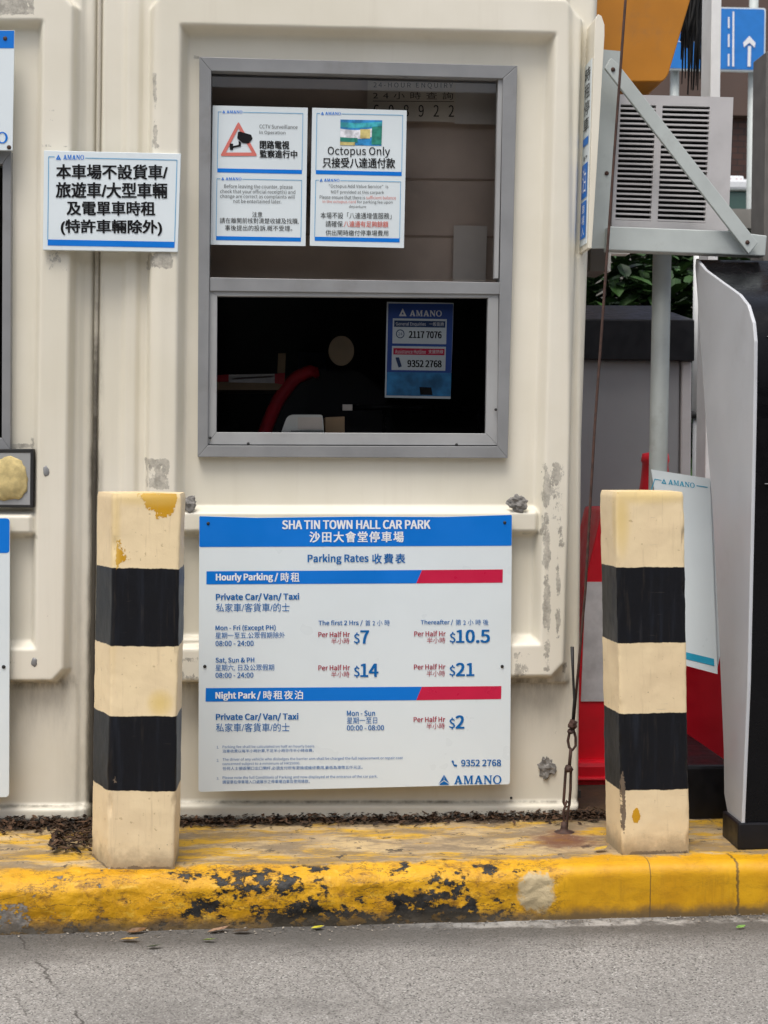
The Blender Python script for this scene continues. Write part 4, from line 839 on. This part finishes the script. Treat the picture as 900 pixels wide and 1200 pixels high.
zb_ = float(prof[0][2]); yb_ = prof[0][1]; mb = MB(); mb.box((X0+.205, yb_+.06, (.13+zb_)/2+.003), (.43, .13, zb_-.13+.006)); mb.obj('plinth', M['black_satin'], tm, bevel=.004)

# ------------------------------------------------------------------ things behind, right of the booth
gm = thing('cabinet', 'grey cabinet with a black cap, standing behind the steel post and the red barrier', 'cabinet', (1.5, 5.5, .13))
YC = 5.5
mb = MB(); mb.ppx([(660, 421), (797.5, 422), (792, 930), (660, 930)], YC, .45); mb.obj('body', M['grey_cabinet'], gm, bevel=.01); mb = MB(); mb.ppx([(799, 423), (811, 424), (806, 930), (794, 930)], YC-.01, .4); mb.obj('edge_panel', M['ac_plastic'], gm, bevel=.006)
cf = [U(x, y, YC-.04) for x, y in ((655, 374), (814, 375), (814, 423), (655, 421))]
mb = MB(); mb.prism(cf, (0, .55, 0)); q = U(700, 360, YC+.3); 
mb.add([cf[0], cf[1], cf[1]+np.array([-.03, .5, .10]), cf[0]+np.array([.03, .5, .10])], [(0, 1, 2, 3)]); mb.obj('cap', M['black_satin'], gm, bevel=.004)
ba = thing('traffic_barrier', 'red plastic barrier with a silver band, behind the right hand banded post', 'barrier', U(760, 926, 4.32))
YR = 4.32
def bar_slab(y0, y1, grow=0): # tapered body between two picture heights
    xl = lambda y: float(np.interp(y, [596, 606, 640, 690, 940], [706, 701, 694, 684, 676]))-grow; xr_ = lambda y: float(np.interp(y, [596, 606, 690, 940], [838, 843, 852, 858]))+grow
    return [(xl(y0), y0), (xr_(y0), y0), (xr_(y1), y1), (xl(y1), y1)]
mb = MB(); mb.ppx([(706, 597), (838, 597), (843, 606), (852, 690), (858, 896), (857, 898), (675, 941), (676, 890), (684, 690), (694, 640), (700, 606)][:9]+[(684, 690), (694, 640), (700, 606)] if False else roundpoly([(706, 597), (838, 597), (852, 690), (858, 893), (672, 893), (684, 690)], 4, 3), YR, .25); mb.obj('body', M['red_plastic'], ba, bevel=.02)
mb = MB(); q = bar_slab(682, 822, -1); mb.ppx([q[0], (723, 682), (726, 822), q[3]], YR-.004, .01); mb.obj('band', M['silver_tape'], ba)
mb = MB(); mb.ppx([(668, 893), (735, 893), (735, 927), (664, 927)], YR-.04, .33); mb.obj('foot', M['red_plastic'], ba, bevel=.015)
mb = MB(); mb.ppx([(664, 911), (735, 911), (735, 916), (664, 916)], YR-.05, .03); mb.obj('foot_rim', M['red_plastic'], ba, bevel=.008); mb = MB(); mb.ppx([(795, 897), (862, 897), (862, 973), (795, 973)], 3.86, .7); mb.obj('black_block', M['black_satin'], ba, bevel=.01)  # black block standing below the barrier, beside the machine
co = thing('traffic_cone', 'red traffic cone, its tip showing beside the steel post above the barrier', 'cone', (0, 0, 0)); c = U(768, 530, 5.1); co.location = (c[0], c[1], .13); zt2 = c[2]-.13
mb = MB(); mb.lathe((c[0], c[1], .13), [(.19, .03), (.05, zt2-.10), (.045, zt2-.04), (.05, zt2-.03), (.045, zt2-.005), (.02, zt2)], 24); mb.obj('body', M['red_plastic'], co, smooth=True); mb = MB(); mb.box((c[0], c[1], .147), (.42, .42, .034)); mb.obj('base', M['black_satin'], co, bevel=.01)
lbp = thing('leaning_board', 'white notice board leaning between a banded post and the machine', 'sign', U(820, 785, 4.07))
def lean(x, y): t = (y-550)/235; return U(x, y, 4.165-.1*t)
mb = MB(); mb.prism([lean(*p) for p in ((763, 550), (832, 561), (841, 790), (800, 779))], (0, .006, 0)); mb.obj('board', M['sign_white'], lbp)
mb = MB(); mb.prism([lean(x, y)+np.array([0, .012, 0]) for x, y in ((832, 562), (850, 570), (850, 748), (841, 789))], (0, .006, 0)); mb.obj('return_panel', M['sign_white'], lbp)
def lpoly(m, pts, lift=.001): m.poly([lean(*p)-np.array([0, lift, 0]) for p in pts][::-1])
M['cyan'] = plain('cyan_print', (.03, .36, .56), .4)
mb = MB(); lpoly(mb, [(799, 763), (836.5, 772), (837, 780.5), (801, 771.5)]); lpoly(mb, [(767, 561), (775, 562.4), (775, 563.2), (767.4, 562)]); lpoly(mb, [(816, 568.6), (829, 570.6), (829, 571.6), (816, 569.6)]); lpoly(mb, [(767, 561), (768, 561), (762.5, 577), (761.5, 577)]); mb.obj('stripe', M['cyan'], lbp)
mb = MB(); v, f = WM; v = (v-v.min(0))/(v.max(0)-v.min(0)); mb.add([lean(783+a*31, 567.6+a*4.4-b*6)-np.array([0, .001, 0]) for a, b in v], f); v, f = TRI; mb.add([lean(775+a*6, 566.4+a*1-b*6)-np.array([0, .001, 0]) for a, b in v], f); mb.obj('logo', M['cyan'], lbp)
# yellow canopy, white post, fringe
cy = thing('canopy', 'deep yellow tapered canopy end hanging above the air conditioner', 'canopy', U(750, 95, 4.75))
mb = MB(); mb.ppx(roundpoly([(690, -70), (828, -70), (809, 0), (783, 88), (777, 95.5), (700, 95.5)], 4, 4), 4.75, .22); mb.obj('shell', M['yellow_panel'], cy, bevel=.004)
wp = thing('pole', 'white square pole rising behind the air conditioner beside the black fringe', 'pole', (0, 0, 0)); a = U(839, 60, 5.2); wp.location = (a[0], a[1], 0)
mb = MB(); mb.box((a[0], 5.26, 2.2), (.036, .12, 4.4)); mb.obj('shaft', M['white_post'], wp, bevel=.003); mb = MB(); mb.box((a[0], 5.26, .145), (.2, .24, .02)); mb.obj('base_plate', M['alu'], wp)
mb = MB()
for k in range(75):
    x = random.uniform(800, 829); y1 = random.uniform(20, 75) if random.random() < .8 else random.uniform(75, 112); Y = random.uniform(5.35, 5.6); w = random.uniform(-3, 3); x = x+ (3 if y1 > 90 else 0)
    mb.tube([U(x-w*1.6+2, -60, Y), U(x, 0, Y), U(x-2+w, y1*.5, Y), U(x-4+w*1.4+random.uniform(-2, 2), y1, Y)], [.006, .006, .005, .002], 5)
tag(mb.obj('fringe', M['fibre_black'], smooth=True), 'stringy black fringe hanging beside the white pole', 'fringe')
for k in range(0): pass
# road sign
YT = 12.
rs = thing('road_sign', 'blue lane direction road sign with a white up arrow, on two grey posts', 'road sign', U(835, 250, YT))
M['road_blue'] = plain('road_sign_blue', (.012, .19, .60), .4, .05)
mb = MB(); mb.ppx(roundpoly([(740, 6), (897.5, 9.5), (896.5, 84), (740, 80.5)], 3, 3), YT, .04); mb.obj('border', M['sign_white'], rs)
s = Sign(rs, YT); s.poly(roundpoly([(741.5, 7.6), (896, 11), (895, 82), (741.5, 78.8)], 2.5, 3), 'panel', 'road_blue', .006)
for q in ([(858.5, 13.5), (860.5, 13.5), (860.3, 78), (858, 78)], [(853, 20), (855, 20), (855, 33), (853, 33)], [(853, 40), (855, 40), (855, 55), (853, 55)], [(853, 63), (855, 63), (854.8, 77.5), (852.8, 77.5)], [(876.5, 54), (880.3, 54), (879.6, 78), (876, 78)], [(878.2, 42), (885.4, 50), (884.4, 56), (878.2, 50), (872, 55.4), (870.8, 50)],
          [(741.8, 47.6), (829, 48.6), (829, 49.4), (741.8, 48.4)], [(816, 60), (822, 54.5), (822, 65)], [(822, 58), (832, 58), (832, 62), (822, 62)]): s.poly(q, 'marking', 'print_white', .012)
s.done()
for x in (791, 882.5):
    mb = MB(); a = U(x, 60, YT+.10); mb.tube([a+np.array([0, 0, .45]), (a[0], a[1], 0)], .038, 12); mb.obj('post', M['steel_paint'], rs, smooth=True)
# taxi on the raised road behind
mb = MB(); mb.box((8, 15.5, 1.07), (40, 7.6, 2.14)); M['concrete'] = plain('concrete', (.2, .19, .17), .85, .2, 4, bump=.3); mb.box((8, 11.85, 2.6), (40, .15, .92)); mb.obj('raised_road', M['concrete'], kind='structure')
YX = 14.0; tx = thing('taxi', 'taxi with a red lettered roof sign passing on the raised road behind the planting', 'taxi', (0, 0, 0))
c = U(868, 222, YX); zr = c[2]; c = (c[0]+.1, c[1], 0); zd = 2.14; tx.location = (c[0], YX+.8, zd)
M['taxi_paint'] = plain('taxi_silver', (.74, .76, .78), .3, .02); M['taxi_red'] = plain('taxi_red', (.5, .02, .02), .3, .02); M['taxi_green'] = plain('taxi_green', (.02, .16, .09), .3, .02); M['taxi_glass'] = plain('green_tint_glass', (.05, .10, .085), .15, .05)
hr = zr+.11-zd
def car(pts, y0, y1): return [(c[0]+x, y0, zd+z) for x, z in pts], (0, y1-y0, 0)
mb = MB(); mb.prism(*car([(-2.2, .3), (-2.25, .75), (-1.5, .9), (1.3, .9), (2.25, .8), (2.3, .35)], YX, YX+1.66)); mb.obj('body', M['taxi_green'], tx, bevel=.05)
mb = MB(); mb.prism(*car([(-1.5, .9), (-.85, hr-.11), (.85, hr-.11), (1.55, .9)], YX+.08, YX+1.58)); mb.obj('window', M['taxi_glass'], tx, bevel=.02)
mb = MB(); mb.prism(*car([(-.9, hr-.11), (-.78, hr), (.78, hr), (.9, hr-.11)], YX+.04, YX+1.62)); mb.obj('roof', M['taxi_paint'], tx, bevel=.03)
rsn = None; mb = MB(); xs0 = c[0]-.26; zs0 = zd+hr; mb.prism([(xs0, YX+.7, zs0), (xs0+.44, YX+.7, zs0), (xs0+.41, YX+.7, zs0+.15), (xs0+.03, YX+.7, zs0+.15)], (0, .12, 0)); rsn = mb.obj('roof_sign', M['print_white'], tx, bevel=.01)
mb = MB(); v, f = glyphs('TAXI', .02); mb.add([(xs0+.05+a*.34, YX+.695, zs0+.03+b*.09) for a, b in v], f); mb.obj('lettering', M['taxi_red'], rsn)
for wx in (-1.4, 1.4):
    for wy in (YX-.02, YX+1.48):
        mb = MB(); mb.prism([(c[0]+wx+.31*math.cos(2*math.pi*k/24), wy, zd+.31+.31*math.sin(2*math.pi*k/24)) for k in range(24)], (0, .2, 0)); w = mb.obj('wheel', M['rubber'], tx)
        mb = MB(); mb.prism([(c[0]+wx+.17*math.cos(2*math.pi*k/16), wy-.01, zd+.31+.17*math.sin(2*math.pi*k/16)) for k in range(16)], (0, .01, 0)); mb.obj('rim', M['alu'], w)
# planting
def shrub(name, label, x0, x1, y0, y1, z0, z1, n, size, mat):
    root = thing(name, label, 'shrub', ((x0+x1)/2, (y0+y1)/2, 0)); m = MB()
    for k in range(n):
        p = Vector((random.uniform(x0, x1), random.uniform(y0, y1), random.uniform(z0, z1)))
        top = z1-.25*abs(noise.noise(Vector((p.x*2.3, p.y*2, 1))))-.15
        if p.z > top: continue
        if noise.noise(Vector((p.x*3, p.y*3, p.z*3))) < -.28: continue
        a = random.uniform(0, 6.28); d = Vector((math.cos(a), math.sin(a), random.uniform(-.9, .3))).normalized(); sd = d.cross(Vector((random.uniform(-.3, .3), random.uniform(-.3, .3), 1))).normalized()
        L = size*random.uniform(.6, 1.3); w = L*.32; nn = d.cross(sd)*L*.08
        m.add([p, p+d*L*.3+sd*w*.8-nn, p+d*L*.7+sd*w*.7-nn, p+d*L, p+d*L*.7-sd*w*.7-nn, p+d*L*.3-sd*w*.8-nn, p+d*L*.55], [(0, 1, 6), (1, 2, 6), (2, 3, 6), (3, 4, 6), (4, 5, 6), (5, 0, 6)])
    m.obj('foliage', mat, root)
    m = MB()
    for k in range(9): x = random.uniform(x0, x1); y = random.uniform(y0, y1); m.tube([(x, y, 0), (x+random.uniform(-.1, .1), y, z1*.4), (x+random.uniform(-.2, .2), y, z1*.85)], [.03, .02, .006], 6)
    m.obj('stem', M['bark'], root)
lm = leaf_mat('shrub_leaf', (.010, .026, .008), (.035, .085, .018), .45); lm2 = leaf_mat('dark_leaf', (.012, .026, .012), (.03, .06, .018), .4)
shrub('shrub', 'broad leaved dark shrub showing between the booth and the steel post', 1.25, 2.6, 7., 7.9, .8, 2.3, 6500, .13, lm)
shrub('shrub', 'dark fine leaved shrub below the taxi, behind the foot of the diagonal strut', 2.2, 3.5, 8.2, 9.1, .9, 2.62, 8000, .10, lm2)
cl = thing('column', 'taupe column at the right edge behind the air conditioner', 'column', (0, 0, 0)); a = U(901, 200, 7.); cl.location = (a[0]+.02, 7.1, 0)
mb = MB(); mb.box((a[0]+.03, 7.1, 1.5), (.10, .2, 3.05)); mb.obj('shaft', M['taupe'], cl, bevel=.005); mb = MB(); mb.box((a[0]+.03, 7.1, .04), (.2, .3, .08)); mb.obj('base', M['taupe'], cl)
dp = thing('pipe', 'white drain pipe seen between the grey cabinet and the machine', 'pipe', (0, 0, 0)); a = U(819, 430, 6.4); dp.location = (a[0], a[1], 0); zq = float(U(819, 482, 6.4)[2])
mb = MB(); mb.tube([(a[0], a[1], zq), (a[0], a[1], 2.1)], .03, 12); mb.obj('tube', M['white_post'], dp, smooth=True); mb = MB(); mb.tube([(a[0], a[1], zq-.03), (a[0], a[1], zq)], .034, 12); mb.obj('collar', M['rubber'], dp, smooth=True); mb = MB(); mb.tube([(a[0], a[1], 0), (a[0], a[1], zq-.03)], .024, 10); mb.obj('stub', M['alu'], dp, smooth=True)
# brown building
t = NT('brown_tile'); bk = t.n.new('ShaderNodeTexBrick'); bk.inputs['Scale'].default_value = 3; bk.inputs['Color1'].default_value = (.045, .018, .012, 1); bk.inputs['Color2'].default_value = (.07, .028, .018, 1); bk.inputs['Mortar'].default_value = (.02, .014, .012, 1)
t.L(t.mapv((1, 1, 1), (R(90), 0, 0)), bk.inputs['Vector']); M['brown_tile'] = t.fin(bk.outputs['Color'], .6)
M['brown_render'] = plain('brown_render', (.095, .062, .05), .8, .1, 2)
bd = thing('building', 'dark brown building behind the road sign and the planting', 'building', (4, 20, 0)); zsp = float(U(860, 134, 19.8)[2])
mb = MB(); mb.box((4, 24, zsp/2), (40, 8, zsp)); mb.obj('tiled_wall', M['brown_tile'], bd); mb = MB(); mb.box((4, 24, zsp+4), (40.1, 8.3, 8)); mb.obj('upper_wall', M['brown_render'], bd)
mb = MB(); mb.box((4, 23.8, zsp+8.2), (41, 9, .4)); mb.obj('roof', M['taupe'], bd)
for k in range(5):
    mb = MB(); mb.box((-10+k*7, 19.94, zsp-2.2), (3.2, .08, 1.7)); w = mb.obj('window', M['taupe'], bd); mb = MB(); mb.box((-10+k*7, 19.89, zsp-2.2), (3., .03, 1.5)); mb.obj('pane', M['black_gloss'], w)
op = thing('building', 'added grey building out of view across the road, dark for the panes to mirror', 'building', (0, -14, 0))  # unseen building added so the panes have something dark to reflect
mb = MB(); mb.box((0, -18, 3.), (44, 7, 6)); M['shade_wall'] = plain('dark_render', (.07, .068, .062), .9, .2, 1); mb.obj('wall', M['shade_wall'], op)
for k in range(8): mb = MB(); mb.box((-19+k*5.4, -14.48, 2.6), (4.2, .08, 2.2)); mb.obj('opening', M['black_satin'], op)
mb = MB(); mb.box((0, -17.8, 6.15), (45, 8, .3)); mb.obj('roof', M['taupe'], op)
lwl = thing('low_wall', 'brown tiled low wall behind the grey cabinet', 'wall', (2.5, 7.9, 0)); mb = MB(); mb.box((2.2, 8.05, .5), (3.4, .12, 1.0)); mb.obj('wall', M['brown_tile'], lwl); mb = MB(); mb.box((2.2, 8.05, 1.06), (3.44, .18, .12)); M['cop'] = plain('coping_stone', (.25, .24, .16), .8, .2, 30); mb.obj('coping', M['cop'], lwl)

# ------------------------------------------------------------------ litter and leaves
def flake(m, p, L, a, tilt, w=.4, curl=.15):
    d = Vector((math.cos(a), math.sin(a), tilt)).normalized(); sd = d.cross(Vector((random.uniform(-.4, .4), random.uniform(-.4, .4), 1))).normalized(); up_ = sd.cross(d)
    c = Vector(p); W = L*w
    m.add([c-d*L*.5, c-d*L*.2+sd*W*.45+up_*L*curl*.5, c+d*L*.2+sd*W*.42+up_*L*curl*.5, c+d*L*.5+up_*L*curl, c+d*L*.2-sd*W*.42+up_*L*curl*.6, c-d*L*.2-sd*W*.45+up_*L*curl*.5, c], [(0, 1, 6), (1, 2, 6), (2, 3, 6), (3, 4, 6), (4, 5, 6), (5, 0, 6)])
mb = MB()
for k in range(5200):
    x = random.uniform(-1.1, .92); y = 3.935-abs(random.gauss(0, .036)); z = .133+random.random()**2.5*.016
    if x < -.43:
        y = 3.92-abs(random.gauss(0, .045)); z = .133+random.random()**2.5*.02
    flake(mb, (x, y, z), random.uniform(.006, .024), random.uniform(0, 6.28), random.uniform(-.5, .5), random.uniform(.2, .6))
for k in range(330):
    a = UZ(random.uniform(60, 112), random.uniform(968, 1002), .13); flake(mb, (a[0], a[1], .134+random.random()*.02), random.uniform(.012, .04), random.uniform(0, 6.28), random.uniform(-.4, .5), random.uniform(.15, .4))
mb.obj('leaf_litter', leaf_mat('dry_litter', (.009, .007, .005), (.11, .058, .03), .9), kind='stuff')
mb = MB()
for k in range(900):
    x = random.uniform(-.8, 1.35); y = KY(x)+random.uniform(.03, .45)**1; flake(mb, (x, y, .134), random.uniform(.002, .006), random.uniform(0, 6.28), .1, .6)
for k in range(700):
    x = random.uniform(-.8, 1.35); y = KY(x)-abs(random.gauss(0, .03)); flake(mb, (x, y, .003), random.uniform(.002, .008), random.uniform(0, 6.28), .1, .6)
mb.obj('grit', leaf_mat('grit', (.05, .04, .03), (.4, .36, .3), .9), kind='stuff')
LV = [(152, 1101, .05, -.25, (.46, .28, .06), 'yellow tan fallen leaf on the road, below the left banded post'), (160, 1091, .05, .1, (.16, .08, .03), 'curled brown leaf against the kerb, below the left banded post'),
      (181, 1109, .04, .05, (.06, .085, .045), 'dark green fallen leaf on the road nearest the camera'), (245, 1101.5, .038, -.2, (.22, .30, .05), 'light green fallen leaf on the road beside the tan leaves'),
      (256, 1090, .055, .3, (.32, .2, .13), 'pale tan curled leaf at the foot of the chipped kerb'), (284, 1091.5, .05, -.1, (.07, .05, .035), 'dark brown leaf at the foot of the chipped kerb'),
      (372, 1087, .032, .1, (.55, .50, .04), 'bright yellow round fallen leaf at the foot of the kerb'), (868, 1086, .026, .2, (.16, .32, .05), 'small green leaf on the road below the machine')]
for i, (x, y, L, a, c, lab) in enumerate(LV):
    p = UZ(x, y, .006); m = MB(); flake(m, p, L, a, .05, .62 if i == 6 else .38, .12)
    t = NT('fallen_leaf_%d' % i); tag(m.obj('fallen_leaf', t.fin(t.mix(t.ramp(t.noise(120, 4), .4, .7), c, tuple(q*.55 for q in c)), .55), smooth=False), lab, 'leaf', 'fallen leaves')
p = UZ(704, 995, .138); m = MB(); flake(m, p, .04, .3, .05, .6, .15); t = NT('fallen_leaf_9'); tag(m.obj('fallen_leaf', t.fin((.5, .32, .04), .55)), 'yellow leaf on the kerb against the right banded post', 'leaf', 'fallen leaves')
